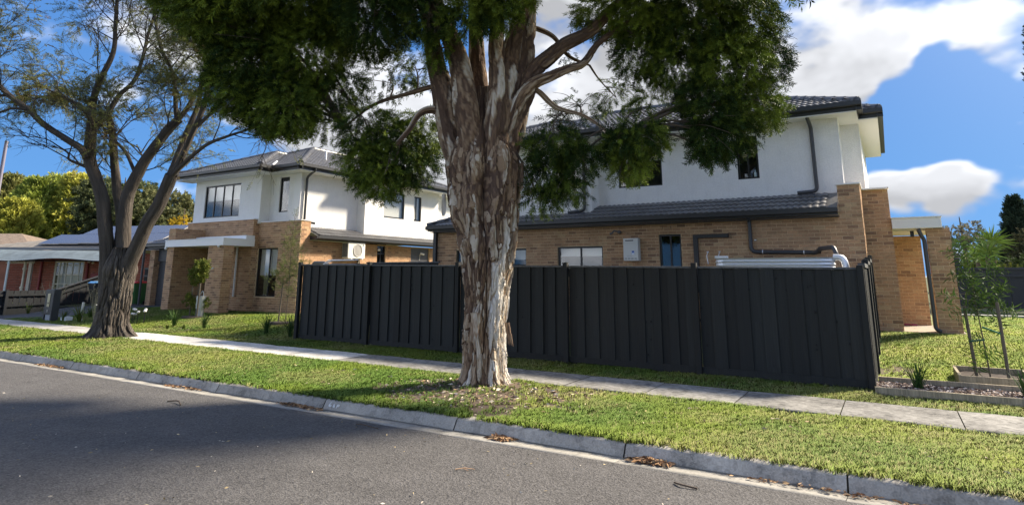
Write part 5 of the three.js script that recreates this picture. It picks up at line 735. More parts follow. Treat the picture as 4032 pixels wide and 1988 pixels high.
  // hanging torn sheets seen on the outline
  for (const [s, y, o, w, h, tilt] of [[0.45, 1.95, -0.2, 0.14, 0.5, 0.25], [0.40, 0.66, -0.22, 0.10, 0.32, -0.5], [-0.72, 2.75, -0.05, 0.09, 0.34, -0.1], [-0.14, 0.74, -0.40, 0.17, 0.40, 0.05], [0.60, 3.2, -0.1, 0.1, 0.42, 0.12], [-0.28, 2.35, -0.46, 0.07, 0.36, 0.0], [0.12, 2.2, -0.44, 0.09, 0.3, 0.3]]) {
    const gg = new THREE.PlaneGeometry(w, h, 16, 36), p = gg.attributes.position, cl = new Float32Array(p.count * 3); for (let i = 0; i < p.count; i++) { const x = p.getX(i), yy = p.getY(i), e = (h / 2 - yy) / h, n = fbm(x * 30 + y * 9, yy * 12, 3, 3) - 0.5, edge = Math.abs(x / w) * 2, bot = sstep(0.6, 1, e); const t = clamp(0.30 + 0.5 * sheet(x + s * 3, yy + y, 9)[0] + 0.5 * n + (s > 0.3 ? -0.1 : 0.18)) * (stops.length - 1), q = Math.min(stops.length - 2, Math.floor(t)); for (let k = 0; k < 3; k++) cl[i * 3 + k] = lerp(stops[q][k], stops[q + 1][k], t - q); p.setXYZ(i, x * (0.75 + 0.5 * (fbm(yy * 9 + (x > 0 ? 3 : 8), y, 6, 3) - 0.3)) + tilt * yy * 0.4 + 0.02 * n, yy - 0.12 * bot * (vnoise(x * 70, y * 5, 7) - 0.3) , 0.022 * Math.sin(x / w * 4 + yy * 5) + 0.05 * e * e + 0.015 * n - 0.02 * edge * edge); }
    gg.setAttribute('color', new THREE.BufferAttribute(cl, 3)); gg.rotateY(NB_TURN); const c = at(PBASE, s, y + h / 2, o); gg.translate(c.x, c.y, c.z); gg.computeVertexNormals(); trunk.add(mesh('bark_sheet', gg.toNonIndexed(), flakeM));
  }
  // crown: clumps (s, y, off, rs, ry, density)
  const C = [ [-5.3, 6.75, 0, .9, .5, 1], [-4.5, 6.35, 0.1, .95, .65, 1], [-5.0, 6.2, -0.4, .5, .45, .8], [-4.35, 5.55, 0.2, .8, .7, 1], [-4.6, 5.0, 0, .45, .5, .9], [-3.9, 4.85, 0.2, .6, .65, 1], [-3.5, 4.6, 0, .5, .5, 1], [-3.3, 5.75, 0.2, .75, .7, 1], [-2.3, 6.4, 0.3, 1, .7, 1], [-3.3, 6.6, 0, .9, .6, 1], [-2.75, 5.15, 0.4, .5, .42, .5], [-2.95, 4.5, 0.5, .33, .3, .4],
    [-2.2, 4.35, 0.4, .55, .45, .9], [-1.75, 4.0, 0.5, .6, .55, 1.1], [-1.3, 4.3, 0.6, .4, .5, .9], [-2.2, 3.75, 0.4, .45, .42, 1], [-1.9, 3.42, 0.3, .42, .33, 1], [-1.35, 3.7, 0.5, .4, .4, .9], [-1.9, 5.35, 0.6, .55, .35, .22], [-1.4, 5.6, 0.6, .45, .35, .3],
    [-0.1, 6.45, -1.0, .62, .55, 1], [0.35, 6.5, -0.9, .5, .5, 1], [-0.35, 5.95, -0.9, .38, .32, .9], [0.15, 6.05, -1.0, .4, .28, .9], [-1.0, 6.1, -0.7, .42, .5, .9], [-2.0, 6.1, -0.7, .55, .5, .9], [-1.5, 6.7, -0.8, .6, .4, 1], [-0.85, 5.55, -0.5, .25, .3, .6],
    [2.3, 6.5, 0.2, .8, .4, .9], [2.9, 6.4, 0, .8, .6, 1], [3.7, 6.3, -0.1, 1.0, .8, 1.05], [4.6, 6.35, 0.1, .85, .75, 1.05], [5.0, 5.6, 0.1, .5, .6, 1], [4.3, 5.4, -0.2, .75, .7, 1.05], [3.5, 5.5, 0.1, .7, .6, 1], [2.75, 5.7, 0.2, .5, .5, .8], [3.9, 4.75, -0.1, .62, .55, 1.1], [4.6, 4.75, 0, .5, .5, 1.05], [4.95, 4.65, 0, .32, .4, .9], [3.95, 4.15, -0.1, .5, .45, 1.05], [4.35, 4.2, 0, .38, .38, 1], [3.9, 3.85, -0.1, .33, .27, 1],
    [2.6, 4.1, 0, .55, .36, 1], [2.3, 3.95, -0.1, .38, .4, .9], [2.85, 4.15, 0.1, .35, .28, .9], [2.45, 3.6, -0.1, .32, .32, .9], [1.15, 3.95, -0.1, .55, .38, 1], [1.6, 3.75, -0.1, .4, .36, 1], [1.05, 3.45, 0.1, .45, .42, 1], [1.4, 3.25, 0, .38, .3, .9], [0.95, 3.0, 0.1, .25, .2, .7], [1.7, 4.85, 0.6, .55, .3, .16], [2.4, 5.0, 0.6, .5, .35, .22], [1.4, 5.9, 0.6, .4, .3, .08], [3.0, 4.8, 0.4, .4, .4, .3], [1.3, 4.5, 0.5, .4, .25, .2] ];
  const over = []; for (let i = 0; i < 46; i++) { const a = r() * 6.28, q = Math.sqrt(r()); const of = 3.4 * q * Math.sin(a) + 0.2; over.push([4.8 * q * Math.cos(a) - 0.3, 7.9 + 1.6 * r() - 0.5 * q + Math.max(0, of) * 0.5, of, .9, .65, .5]); } for (const [s, y, o] of [[-3.9, 7.4, 1.2], [4.2, 7.3, 1.2], [-4.2, 6.9, -1.2], [-3.2, 6.9, -1.7], [3.4, 7.0, -1.8], [4.4, 6.9, -1.2], [0.2, 7.2, -1.9]]) over.push([s, y, o, 1, .6, .7]);
  const sg = sprig(5, { L: 0.22, n: 38, len: 0.058, w: 0.0058, spread: 1.0, twig: 0.003 }), list = [], v = new THREE.Vector3();
  const put = (s, y, o, rs, ry, dens, big2) => { const n = Math.round(dens * (big2 ? 330 : 1500) * (rs * rs * 0.6 + rs * ry)); const base = fbm(s * 1.2, y * 1.4, o, 2); for (let i = 0; i < n; i++) { v.set(r() * 2 - 1, r() * 2 - 1, r() * 2 - 1); const l = v.length(); if (l > 1 || l < 0.05) continue; const rad = Math.pow(l, 0.45) / l; const n3 = 0.75 + 0.5 * fbm(v.x * 3 + s * 3, v.y * 3 + y * 3, o * 2, 2); const x = s + v.x * rad * rs * n3, yy = y + v.y * rad * ry * n3, oo = o + v.z * rad * rs * 0.9 * n3;
      const d = new THREE.Vector3(v.x, v.y * 0.7 - 0.45, v.z).normalize().add(new THREE.Vector3(r() - 0.5, r() - 0.75, r() - 0.5).multiplyScalar(1.0)).normalize(), dw = new THREE.Vector3(d.x * RX[0] + d.z * FX[0], d.y, -(d.x * RX[1] + d.z * FX[1])); const k = 0.65 + 0.7 * r(), yl = sstep(0.25, 0.8, base + 0.5 * (r() - 0.5)); const sc = (big2 ? 1.7 : 1) * (0.75 + 0.55 * r());
      list.push({ p: at(PBASE, x, yy, oo), q: qFromDir(dw, r() * 6.28), s: new THREE.Vector3(sc, sc, sc), c: [lerp(0.024, 0.17, yl) * k, lerp(0.048, 0.225, yl) * k, lerp(0.012, 0.03, yl) * k] }); } };
  for (const [s, y, o, rs, ry, dn] of C) put(s, y, o, rs * (s > 0.8 ? 0.80 : 0.9), ry * (s > 0.8 ? 0.78 : 0.88), dn * (s > 0.8 ? 1.35 : s < -2.6 && y > 4 ? 1.7 : 1.25), false); for (const c of over) put(...c, true);
  const im = instanced('foliage', sg, pbLeafM, list); im.position.copy(PB.position).negate(); PB.add(im);
  // boughs from the stems out to the clumps, and twigs in them
  const bo = [], tw = []; for (const [s, y, o, rs, ry] of C) { const t = at(PBASE, s, y, o); let best = null, bd = 1e9; for (const c of ends) for (const p of c) { if (p.y < 4.0) continue; const d = p.distanceTo(t) + Math.max(0, t.y - p.y) * -0.1 + Math.max(0, p.y - t.y - 1.2) * 2; if (d < bd) { bd = d; best = p; } } if (bd < 0.25) continue; const m = best.clone().lerp(t, 0.5).add(new THREE.Vector3((r() - 0.5) * 0.3, 0.25 * bd * 0.5, (r() - 0.5) * 0.3)); const c = bend([best, m, t], 7), ra = 0.014 + 0.011 * bd; bo.push(tube(c, rampR(c.length, ra, 0.008), 7, { color: () => [0.11, 0.085, 0.065], open: true }));
    for (let i = 0; i < 9; i++) { const p = c[Math.floor(c.length * (0.4 + 0.59 * r()))], e = t.clone().add(new THREE.Vector3((r() - 0.5) * 2.2 * rs, (r() - 0.6) * 1.8 * ry, (r() - 0.5) * 2 * rs)); const c2 = bend([p, p.clone().lerp(e, 0.5).add(new THREE.Vector3(0, 0.08, 0)), e], 4); tw.push(tube(c2, rampR(c2.length, 0.008, 0.003), 5, { color: () => [0.10, 0.078, 0.06], open: true })); } }
  const bm = M(1, 1, 1, 0.95, { vertexColors: true }); part(PB, 'boughs', bo, bm, 'stuff'); part(PB, 'twigs', tw, bm, 'stuff');
}

// ----- the open-crowned tree on the left -----
const LBASE = [-18.2, 9.5];
{
  const T = thing('open_crowned_tree', 'dark furrowed multi trunked street tree with sparse feathery foliage on left verge', 'tree', V(LBASE[0], 0, LBASE[1])), r = rng(99);
  const stops = [[0.018, 0.014, 0.012], [0.05, 0.041, 0.034], [0.095, 0.08, 0.067], [0.15, 0.13, 0.11]], tone = (a, l) => 0.25 + 0.9 * (fbm(a * 3.2, l * 1.3, 4, 4) - 0.25) * 0.9;
  const furrow = (amp, f, o) => (a, l) => amp * (2 * Math.abs(fbm(Math.cos(a) * f + o + 4, Math.sin(a) * f + l * 1.1, l * 0.6, 3) - 0.5) * 2 - 0.4);
  const bm = M(1, 1, 1, 0.96, { vertexColors: true, bumpMap: rep(T_bark, 3, 0.9), bumpScale: 0.03 });
  const S = (pts, off = () => 0) => pts.map(([s, y], i) => at(LBASE, s, y, off(i / (pts.length - 1))));
  { // butt with root flares
    const rows = [[-0.15, -1.25, 0.72], [0.0, -1.05, 0.52], [0.06, -0.94, 0.44], [0.2, -0.79, 0.32], [0.4, -0.70, 0.21], [0.87, -0.66, 0.20], [1.4, -0.65, 0.18], [1.9, -0.70, 0.26], [2.2, -0.74, 0.30], [2.45, -0.75, 0.32]], NT = 300, NY = 300, pos = [], col = [], uv = [], idx = [];
    for (let j = 0; j <= NY; j++) { const y = lerp(-0.15, 2.45, Math.pow(j / NY, 1.2)); let k = 0; while (k < rows.length - 2 && y > rows[k + 1][0]) k++; const t = clamp((y - rows[k][0]) / (rows[k + 1][0] - rows[k][0])), L = lerp(rows[k][1], rows[k + 1][1], t), R = lerp(rows[k][2], rows[k + 1][2], t), cx = (L + R) / 2, hw = (R - L) / 2, hd = hw * 0.95;
      for (let i = 0; i <= NT; i++) { const a = (i % NT) / NT * 2 * Math.PI, tw = a + y * 0.35; const wv = 0.5 * (fbm(a * 1.5, y * 1.2, 7, 3) - 0.5), [e1, c1] = cells(a * 3.4 + wv * 2, y * 1.25 + wv, 71), [e2] = cells(a * 8 + wv * 3, y * 2.4, 77); const rb = 0.09 * Math.pow(Math.abs(Math.sin(tw * 3.5 + wv)), 0.6) + 0.10 * sstep(0.0, 0.35, e1) + 0.035 * sstep(0, 0.3, e2) - 0.06; const fl = y < 0.3 ? 0.45 * Math.pow((0.3 - y) / 0.3, 2) * Math.max(0, vnoise(Math.cos(a) * 2 + 5, Math.sin(a) * 2 + 5, 3) - 0.35) * 1.6 : 0; const n = 0.10 * (fbm(Math.cos(a) * 5 + 9, Math.sin(a) * 5 + y * 0.8, 3, 4) - 0.5) * 2; const q = (0.79 + rb + n + fl) * (1 - 0.5 * sstep(1.75, 2.45, y)), p = at(LBASE, cx + hw * q * Math.cos(a), y, hd * q * Math.sin(a)); pos.push(p.x, p.y, p.z); uv.push(a * hw, y); col.push(...barkColor(stops, () => clamp(0.12 + 0.45 * sstep(0, 0.3, e1) + 0.25 * (c1 - 0.5) + 0.18 * sstep(0, 0.3, e2) + 0.7 * (fbm(a * 12, y * 4, 6, 3) - 0.5)))(0, 0)); } }
    for (let j = 0; j < NY; j++) for (let i = 0; i < NT; i++) { const q = j * (NT + 1) + i; idx.push(q, q + NT + 1, q + 1, q + 1, q + NT + 1, q + NT + 2); }
    const g = new THREE.BufferGeometry(); g.setAttribute('position', new THREE.Float32BufferAttribute(pos, 3)); g.setAttribute('color', new THREE.Float32BufferAttribute(col, 3)); g.setAttribute('uv', new THREE.Float32BufferAttribute(uv, 2)); g.setIndex(idx); g.computeVertexNormals(); part(T, 'trunk', g, bm);
  }
  const L = [ [S([[-0.46, 0.9], [-0.54, 1.7], [-0.62, 2.5], [-0.74, 3.1], [-0.88, 3.8], [-1.15, 4.43], [-1.36, 4.92], [-1.40, 5.53], [-1.40, 5.95]], (t) => -0.25 * t), 0.235, 0.16], [S([[-0.28, 1.0], [-0.32, 1.9], [-0.38, 2.64], [-0.50, 3.35], [-0.75, 4.06], [-0.92, 4.6], [-1.08, 5.16], [-1.22, 5.7], [-1.5, 6.4]], (t) => 0.55 * t), 0.20, 0.10], [S([[-0.18, 0.9], [-0.18, 1.8], [-0.22, 2.53], [-0.30, 3.3], [-0.30, 3.94], [-0.17, 4.42], [0.05, 4.99], [0.30, 5.43], [0.62, 5.95], [0.85, 6.21]], (t) => 0.2 * t), 0.25, 0.14], [S([[-0.12, 0.9], [0.05, 1.9], [0.28, 2.5], [0.52, 3.11], [0.81, 3.63], [1.02, 4.15], [1.15, 4.45]], (t) => -0.4 * t), 0.235, 0.19],
    [S([[-1.36, 4.95], [-1.5, 5.18], [-1.82, 5.39], [-2.59, 5.87], [-3.05, 6.28], [-3.64, 6.71], [-4.2, 7.26], [-4.52, 7.75], [-4.9, 8.3]], (t) => -0.3 - 0.5 * t), 0.13, 0.06], [S([[-1.40, 5.8], [-1.45, 6.7], [-1.37, 7.19], [-1.08, 8.11], [-1.13, 9.0], [-1.2, 10]], (t) => -0.25), 0.13, 0.05], [S([[-1.36, 5.8], [-1.03, 6.4], [-0.86, 6.88], [-0.56, 7.31], [-0.43, 8.11], [-0.42, 8.8], [-0.3, 9.8]], (t) => -0.2 + 0.5 * t), 0.10, 0.04], [S([[-1.42, 5.85], [-1.5, 5.98], [-1.85, 6.4], [-2.18, 6.64], [-2.61, 6.83], [-3.2, 7.1]], (t) => -0.2 + 0.6 * t), 0.09, 0.04],
    [S([[0.80, 6.15], [1.0, 6.55], [1.12, 6.93], [1.45, 7.73], [1.6, 8.8]], (t) => 0.2 + 0.3 * t), 0.10, 0.05], [S([[0.80, 6.1], [0.73, 6.6], [0.69, 7.12], [0.58, 7.61], [0.21, 8.3], [0.01, 9.0], [-0.1, 9.8]], (t) => 0.2 - 0.4 * t), 0.09, 0.04], [S([[1.05, 4.25], [1.12, 4.7], [1.32, 5.62], [1.52, 6.45], [1.6, 7.42], [1.83, 8.1], [2.0, 9.2]], (t) => -0.4 + 0.5 * t), 0.12, 0.05], [S([[1.12, 4.4], [1.35, 4.8], [1.62, 5.5], [1.93, 6.45], [2.03, 7.24], [2.27, 7.85], [2.6, 8.8]], (t) => -0.4 - 0.3 * t), 0.12, 0.05], [S([[1.1, 4.25], [1.3, 4.52], [1.68, 4.85], [2.21, 5.26], [2.77, 5.46], [3.22, 5.58], [3.9, 5.75]], (t) => -0.4 - 0.6 * t), 0.085, 0.03], [S([[1.75, 5.8], [2.23, 6.33], [2.6, 6.75], [3.2, 7.2]], (t) => -0.5), 0.07, 0.03],
    [S([[-1.15, 4.45], [-1.38, 4.68], [-1.64, 4.79], [-1.96, 4.94], [-1.97, 5.07], [-2.3, 5.3]], () => -0.2), 0.07, 0.025], [S([[-0.75, 4.0], [-0.45, 4.4], [-0.2, 4.9], [-0.5, 5.5]], (t) => 0.5), 0.05, 0.02], [S([[-0.15, 4.5], [-0.55, 5.2], [-0.9, 5.55], [-1.0, 5.8]], (t) => 0.1), 0.07, 0.03], [S([[-3.05, 6.28], [-3.5, 6.3], [-4.2, 6.0], [-5.0, 5.7]], () => -0.6), 0.05, 0.02], [S([[-3.6, 6.7], [-4.6, 6.6], [-5.4, 6.3]], () => -0.6), 0.05, 0.02] ];
  const curves = [], twigs = [], leaves = [], sg = sprig(8, { L: 0.34, n: 22, len: 0.085, w: 0.0095, spread: 0.9, droop: 0.35, twig: 0.0035, side: 1 });
  L.forEach(([pts, ra0, rb0], i) => { const ra = ra0 * (i < 4 ? 0.84 : 0.78), rb = rb0 * 0.85, c = bend(pts, 7); curves.push([c, ra0, rb0]); part(T, 'limb', tube(c, rampR(c.length, ra, rb), 18, { disp: (a, l) => (a === 0 ? 0.0 : 1) * 0.16 * (fbm(Math.cos(a) * 4 + i * 3 + 5, Math.sin(a) * 4 + 5 + l * 1.6, l * 1.4, 4) - 0.5) * 2, color: barkColor(stops, (a, l) => clamp(tone(a + i, l))), open: true }), bm); });
  const tc = () => [0.045, 0.038, 0.03];
  const grow = (p, dir, len, rad, lvl) => { const b = p.clone().addScaledVector(dir, len * 0.5).add(new THREE.Vector3((r() - 0.5) * 0.3 * len, 0.12 * len * (r() - 0.3), (r() - 0.5) * 0.3 * len)), e = p.clone().addScaledVector(dir, len).add(new THREE.Vector3((r() - 0.5) * 0.2 * len, (r() - 0.55) * 0.35 * len, (r() - 0.5) * 0.2 * len)); const c = bend([p, b, e], lvl > 1 ? 3 : 5); twigs.push(tube(c, rampR(c.length, rad, rad * 0.35), lvl > 1 ? 4 : 6, { color: tc, open: true }));
    if (lvl < 3) { const n = lvl === 1 ? 6 : 5; for (let i = 0; i < n; i++) { const q = c[Math.floor(c.length * (0.25 + 0.74 * r()))], d2 = dir.clone().add(new THREE.Vector3(r() - 0.5, r() - 0.5, r() - 0.5).multiplyScalar(1.7)).normalize(); grow(q, d2, len * (0.40 + 0.3 * r()), rad * 0.5, lvl + 1); } }
    if (lvl >= 2) { const dn = fbm(e.x * 0.55 + 7, e.y * 0.55, e.z * 0.55, 3), n = lvl === 3 ? (dn > 0.5 ? 3 : dn > 0.42 ? 1 : 0) : (dn > 0.52 ? 2 : 0); for (let i = 0; i < n; i++) { if (e.y < 6.6 && r() < 0.42) continue; const q = c[Math.min(c.length - 1, Math.floor(c.length * (0.35 + 0.7 * r())))], d2 = new THREE.Vector3(r() - 0.5, -0.35 + 0.6 * (r() - 0.5), r() - 0.5).add(dir.clone().multiplyScalar(0.6)).normalize(), k = 0.7 + 0.6 * r(), y = r(), sc = 0.6 + 0.5 * r(); leaves.push({ p: q, q: qFromDir(d2, r() * 6.28), s: new THREE.Vector3(sc, sc, sc), c: y < 0.12 ? [0.16 * k, 0.12 * k, 0.045 * k] : [lerp(0.15, 0.24, y) * k, lerp(0.175, 0.24, y) * k, 0.075 * k] }); } } };
  for (const [c, ra] of curves) { const len = c[0].distanceTo(c[c.length - 1]); const n = Math.round(len * (ra > 0.18 ? 1.2 : 3.4)); for (let i = 0; i < n; i++) { const t = 0.3 + 0.7 * Math.sqrt(r()); const k = Math.min(c.length - 2, Math.floor(t * c.length)), p = c[k]; if (p.y < 4.0) continue; const td = c[Math.min(c.length - 1, k + 2)].clone().sub(c[Math.max(0, k - 2)]).normalize(), d = td.multiplyScalar(0.7).add(new THREE.Vector3(r() - 0.5, 0.5 * (r() - 0.3), r() - 0.5).multiplyScalar(1.9)).normalize(); grow(p, d, 0.9 + 0.9 * r(), 0.020, 1); } }
  part(T, 'twigs', twigs, M(1, 1, 1, 0.95, { vertexColors: true }), 'stuff');
  const im = instanced('foliage', sg, leafM, leaves); im.position.copy(T.position).negate(); T.add(im);
}

// ----- background trees: trunk, and foliage in sprays -----
const conSpray = sprig(15, { L: 1.0, n: 46, len: 0.30, w: 0.035, spread: 0.8, droop: 0.15, twig: 0.012, side: 1 }), bushSpray = sprig(16, { L: 0.5, n: 26, len: 0.22, w: 0.055, spread: 1.2, droop: 0.1, twig: 0.008 });
function backTree(name, label, group, base, y0, h, rad, kind, colA, colB, seed, n) {
  const T = thing(name, label, 'tree', V(base[0], y0, base[1]), group), r = rng(seed), list = [], c0 = V(base[0], y0, base[1]);
  part(T, 'trunk', tube([c0.clone(), c0.clone().add(new THREE.Vector3(0.1, h * 0.5, 0)), c0.clone().add(new THREE.Vector3(0, h * 0.92, 0))], [rad * 0.12 + 0.08, rad * 0.07 + 0.05, 0.03], 8), M(0.10, 0.075, 0.055, 0.95));
  const lob = Array.from({ length: 26 }, () => { const a = r() * 6.28, t = r(); return [a, t, 0.75 + 0.5 * r()]; });
  for (let i = 0; i < n; i++) {
    let p, d; const a = r() * 6.28;
    if (kind === 'conifer') { const t = Math.pow(r(), 0.8), rr = rad * Math.pow(1 - t, 0.75) * (0.7 + 0.45 * vnoise(a * 1.6 + 3, t * 9, seed)) * (0.35 + 0.65 * Math.sqrt(r())) + 0.05; p = new THREE.Vector3(Math.cos(a) * rr, 0.05 * h + t * h * 0.95, Math.sin(a) * rr); d = new THREE.Vector3(Math.cos(a), 0.35 + 0.5 * r() + t * 0.8, Math.sin(a)).normalize(); }
    else if (kind === 'column') { const t = r(), rr = rad * Math.min(1, (t + 0.08) * 5) * Math.pow(1 - t, 0.62) * (0.8 + 0.35 * vnoise(a * 1.5, t * 12, seed)) * (0.5 + 0.5 * Math.sqrt(r())); p = new THREE.Vector3(Math.cos(a) * rr, 0.03 * h + t * h * 0.95, Math.sin(a) * rr); d = new THREE.Vector3(Math.cos(a) * 0.5, 1, Math.sin(a) * 0.5).normalize(); }
    else { const l = lob[Math.floor(r() * lob.length)], u = r() * 2 - 1, q = Math.sqrt(1 - u * u), lr = rad * 0.42 * l[2], cy = h * (0.30 + 0.5 * l[1]), cr = rad * 0.72 * Math.sqrt(Math.max(0.05, 1 - Math.pow((l[1] - 0.35) / 0.75, 2))); const rr = 0.55 + 0.45 * Math.sqrt(r()); p = new THREE.Vector3(Math.cos(l[0]) * cr + Math.cos(a) * q * lr * rr, cy + u * lr * 0.8 * rr, Math.sin(l[0]) * cr + Math.sin(a) * q * lr * rr); d = new THREE.Vector3(Math.cos(a) * q, u * 0.8 + 0.2, Math.sin(a) * q).normalize(); }
    d.add(new THREE.Vector3(r() - 0.5, r() - 0.5, r() - 0.5).multiplyScalar(0.6)).normalize(); const k = 0.65 + 0.7 * r(), t = clamp(fbm(p.x * 0.5 + seed, p.y * 0.5, p.z * 0.5, 3) * 1.6 - 0.3 + 0.4 * (r() - 0.5)), sc = (0.7 + 0.6 * r()) * (kind === 'bush' ? Math.max(0.35, rad * 0.28) : kind === 'column' ? 0.45 : 1.05);
    list.push({ p: p.add(c0), q: qFromDir(d, r() * 6.28), s: new THREE.Vector3(sc, sc, sc), c: colA.map((c, j) => lerp(c, colB[j], t) * k) });
  }
  const im = instanced('foliage', kind === 'bush' ? bushSpray : conSpray, leafOpaque, list); im.position.copy(T.position).negate(); T.add(im); return T;
}
// point at a bearing: pixel column of the photograph and a distance out
const bear = (px, dist) => { const s = (px - 2016) / 2438 * dist * 0.979; return [RX[0] * s + FX[0] * dist, RX[1] * s + FX[1] * dist]; };
const GA = [0.17, 0.23, 0.035], GB = [0.40, 0.44, 0.10];
backTree('golden_cypress', 'leftmost golden cypress rising at the left edge above shade canopy', undefined, bear(-25, 58), 0, 10.0, 3.2, 'conifer', [0.14, 0.17, 0.05], [0.36, 0.34, 0.12], 201, 2600);
backTree('golden_cypress', 'broad yellow green cypress, second from left behind the red brick roof', undefined, bear(95, 56), 0, 9.3, 3.8, 'conifer', GA, GB, 202, 3600);
backTree('golden_cypress', 'yellow green cypress third from left, with split pale tips', undefined, bear(172, 60), 0, 10.2, 3.4, 'conifer', GA, GB, 203, 3000);
backTree('golden_cypress', 'bright yellow cypress beside the dark evergreen left of the forked trunk', undefined, bear(250, 57), 0, 9.8, 2.6, 'conifer', [0.24, 0.27, 0.04], [0.52, 0.50, 0.10], 204, 3000);
backTree('dark_evergreen', 'dark green spreading evergreen behind the forks of the left tree', undefined, bear(440, 52), 0, 10.6, 3.5, 'bush', [0.05, 0.07, 0.03], [0.13, 0.15, 0.06], 205, 2200);
backTree('evergreen_tree', 'olive green evergreen just left of second house roofline', undefined, bear(590, 50), 0, 9.6, 3.0, 'bush', [0.08, 0.10, 0.04], [0.19, 0.19, 0.08], 206, 1900);
backTree('golden_bush', 'small bright golden bush beside the brick parapet of the second house', undefined, bear(694, 46), 1.0, 6.0, 1.2, 'bush', [0.25, 0.20, 0.02], [0.55, 0.38, 0.03], 207, 500);
backTree('golden_cypress', 'low yellow green cypress tucked in front, over tiled roof corner', undefined, bear(20, 50), 0, 6.6, 3.2, 'conifer', [0.15, 0.21, 0.03], [0.38, 0.38, 0.07], 208, 2400);
// right-hand side
backTree('pencil_cypress', 'dark narrow pencil cypress at right above the palms and dark fence', undefined, bear(4040, 41), 0, 6.7, 1.45, 'column', [0.03, 0.05, 0.03], [0.06, 0.085, 0.05], 211, 2600);
backTree('conifer_tree', 'brown green bushy conifer at right edge beside pencil cypress', undefined, bear(4125, 38), 0, 5.0, 1.7, 'bush', [0.05, 0.06, 0.03], [0.11, 0.105, 0.05], 212, 900);
backTree('tall_cypress', 'tall dark conifer whose foliage enters at the top right edge', undefined, bear(4285, 30), 0, 15.5, 2.0, 'column', [0.035, 0.055, 0.035], [0.07, 0.09, 0.06], 213, 4200);
backTree('round_tree', 'round greyish brown tree far behind the porch pillar', undefined, bear(3810, 55), 0, 7.5, 1.9, 'bush', [0.12, 0.12, 0.075], [0.26, 0.24, 0.16], 214, 900);
backTree('round_tree', 'small round tree between the grey brown tree and pencil cypress', undefined, bear(3920, 58), 0, 6.2, 1.6, 'bush', [0.09, 0.10, 0.05], [0.17, 0.16, 0.09], 215, 600);
backTree('garden_shrub', 'dense dark shrub at the base of garden across the side street', undefined, bear(3960, 34), 0, 2.7, 2.0, 'bush', [0.03, 0.05, 0.018], [0.07, 0.10, 0.03], 216, 700);
backTree('garden_shrub', 'bright lime green shrub between porch pillar and the dark fence', undefined, bear(3845, 33), 0, 3.0, 1.3, 'bush', [0.10, 0.16, 0.02], [0.22, 0.26, 0.04], 217, 600);
backTree('garden_shrub', 'low flat conifer branch spreading over the dark fence at right', undefined, bear(4030, 31.5), 0.7, 1.5, 1.3, 'bush', [0.08, 0.11, 0.02], [0.2, 0.22, 0.05], 218, 400);
// ---------- small plants, stakes, planter, litter ----------
function strappy(label, x, d, h, n, seed, tint = 0, group) {
  const r = rng(seed), pos = [], c = V(x, gy(x, d) + 0.0, d), P = thing('strappy_plant', label, 'plant', c, group), blades = [];
  for (let i = 0; i < n; i++) { const a = r() * 6.28, l = h * (0.6 + 0.5 * r()), out = 0.12 + 0.55 * r(), w = 0.006 + 0.005 * r(), b = c.clone().add(new THREE.Vector3((r() - 0.5) * 0.08, 0, (r() - 0.5) * 0.08)), dx = Math.cos(a), dz = Math.sin(a), pp = []; for (let k = 0; k <= 5; k++) { const t = k / 5; pp.push(b.clone().add(new THREE.Vector3(dx * l * out * t * t * 0.9 + dx * l * out * t * 0.3, l * (t - 0.28 * out * t * t * t), dz * l * out * t * t * 0.9 + dz * l * out * t * 0.3))); }
    const q = []; for (let k = 0; k < 5; k++) { const w0 = w * (1 - Math.pow(k / 5, 3)), w1 = w * (1 - Math.pow((k + 1) / 5, 3)), A = pp[k], B = pp[k + 1], sx = -dz, sz = dx; q.push(A.x - sx * w0, A.y, A.z - sz * w0, A.x + sx * w0, A.y, A.z + sz * w0, B.x + sx * w1, B.y, B.z + sz * w1, A.x - sx * w0, A.y, A.z - sz * w0, B.x + sx * w1, B.y, B.z + sz * w1, B.x - sx * w1, B.y, B.z - sz * w1); }
    blades.push(paint(shape(q), [lerp(0.05, 0.12, tint) * (0.7 + 0.6 * r()), lerp(0.095, 0.15, tint) * (0.7 + 0.6 * r()), 0.025])); }
  const m = leafMat(0.6, 0.2); m.vertexColors = true; const own = blades.slice(0, 40); own.forEach((g) => part(P, 'blade', g, m)); if (blades.length > 40) part(P, 'blades', blades.slice(40), m, 'stuff'); return P;
}
strappy('strappy green plant in the lawn edging, left of the staked round tree', -19.8, 12.0, 0.62, 46, 301);
strappy('strappy green plant in the lawn edging, right of the staked round tree', -18.3, 12.05, 0.6, 52, 302);
strappy('large strappy plant left of the staked feathery sapling by fence end', -15.4, 12.05, 0.68, 60, 303);
strappy('tall strappy plant against the left end post of black fence', -14.2, 11.9, 0.72, 48, 304);
strappy('pale strappy plant just right of the letterbox', -25.3, 11.25, 0.5, 40, 305, 0.8);
strappy('strappy plant behind, between letterbox and white stake', -25.7, 12.3, 0.55, 46, 306, 0.6);
strappy('large pale strappy plant in front of the white stake', -24.2, 11.25, 0.72, 60, 307, 0.7);
strappy('strappy plant half hidden by the left side of left trunk', -22.9, 11.3, 0.8, 44, 308, 0.4);
strappy('strappy plant hugging the left side of the letterbox', -26.6, 11.2, 0.62, 36, 309, 0.6);
strappy('small strappy plant at the foot of boundary fence, far left', -30.2, 12.1, 0.55, 30, 310, 0.5);
strappy('dark strappy plant on its own in mulch right of fence corner', 0.16, 11.75, 0.62, 50, 311);
strappy('strappy plant cut by right edge of the view beside timber planter', 1.48, 11.72, 0.6, 44, 312);
for (const [x, d, l, sd] of [[-19.5, 11.6, 'low green weed tuft beside the lawn edging left of round tree', 321], [-18.9, 11.75, 'low green weed tuft between the two lawn edge plants', 322]]) strappy(l, x, d, 0.16, 30, sd, 0.5);
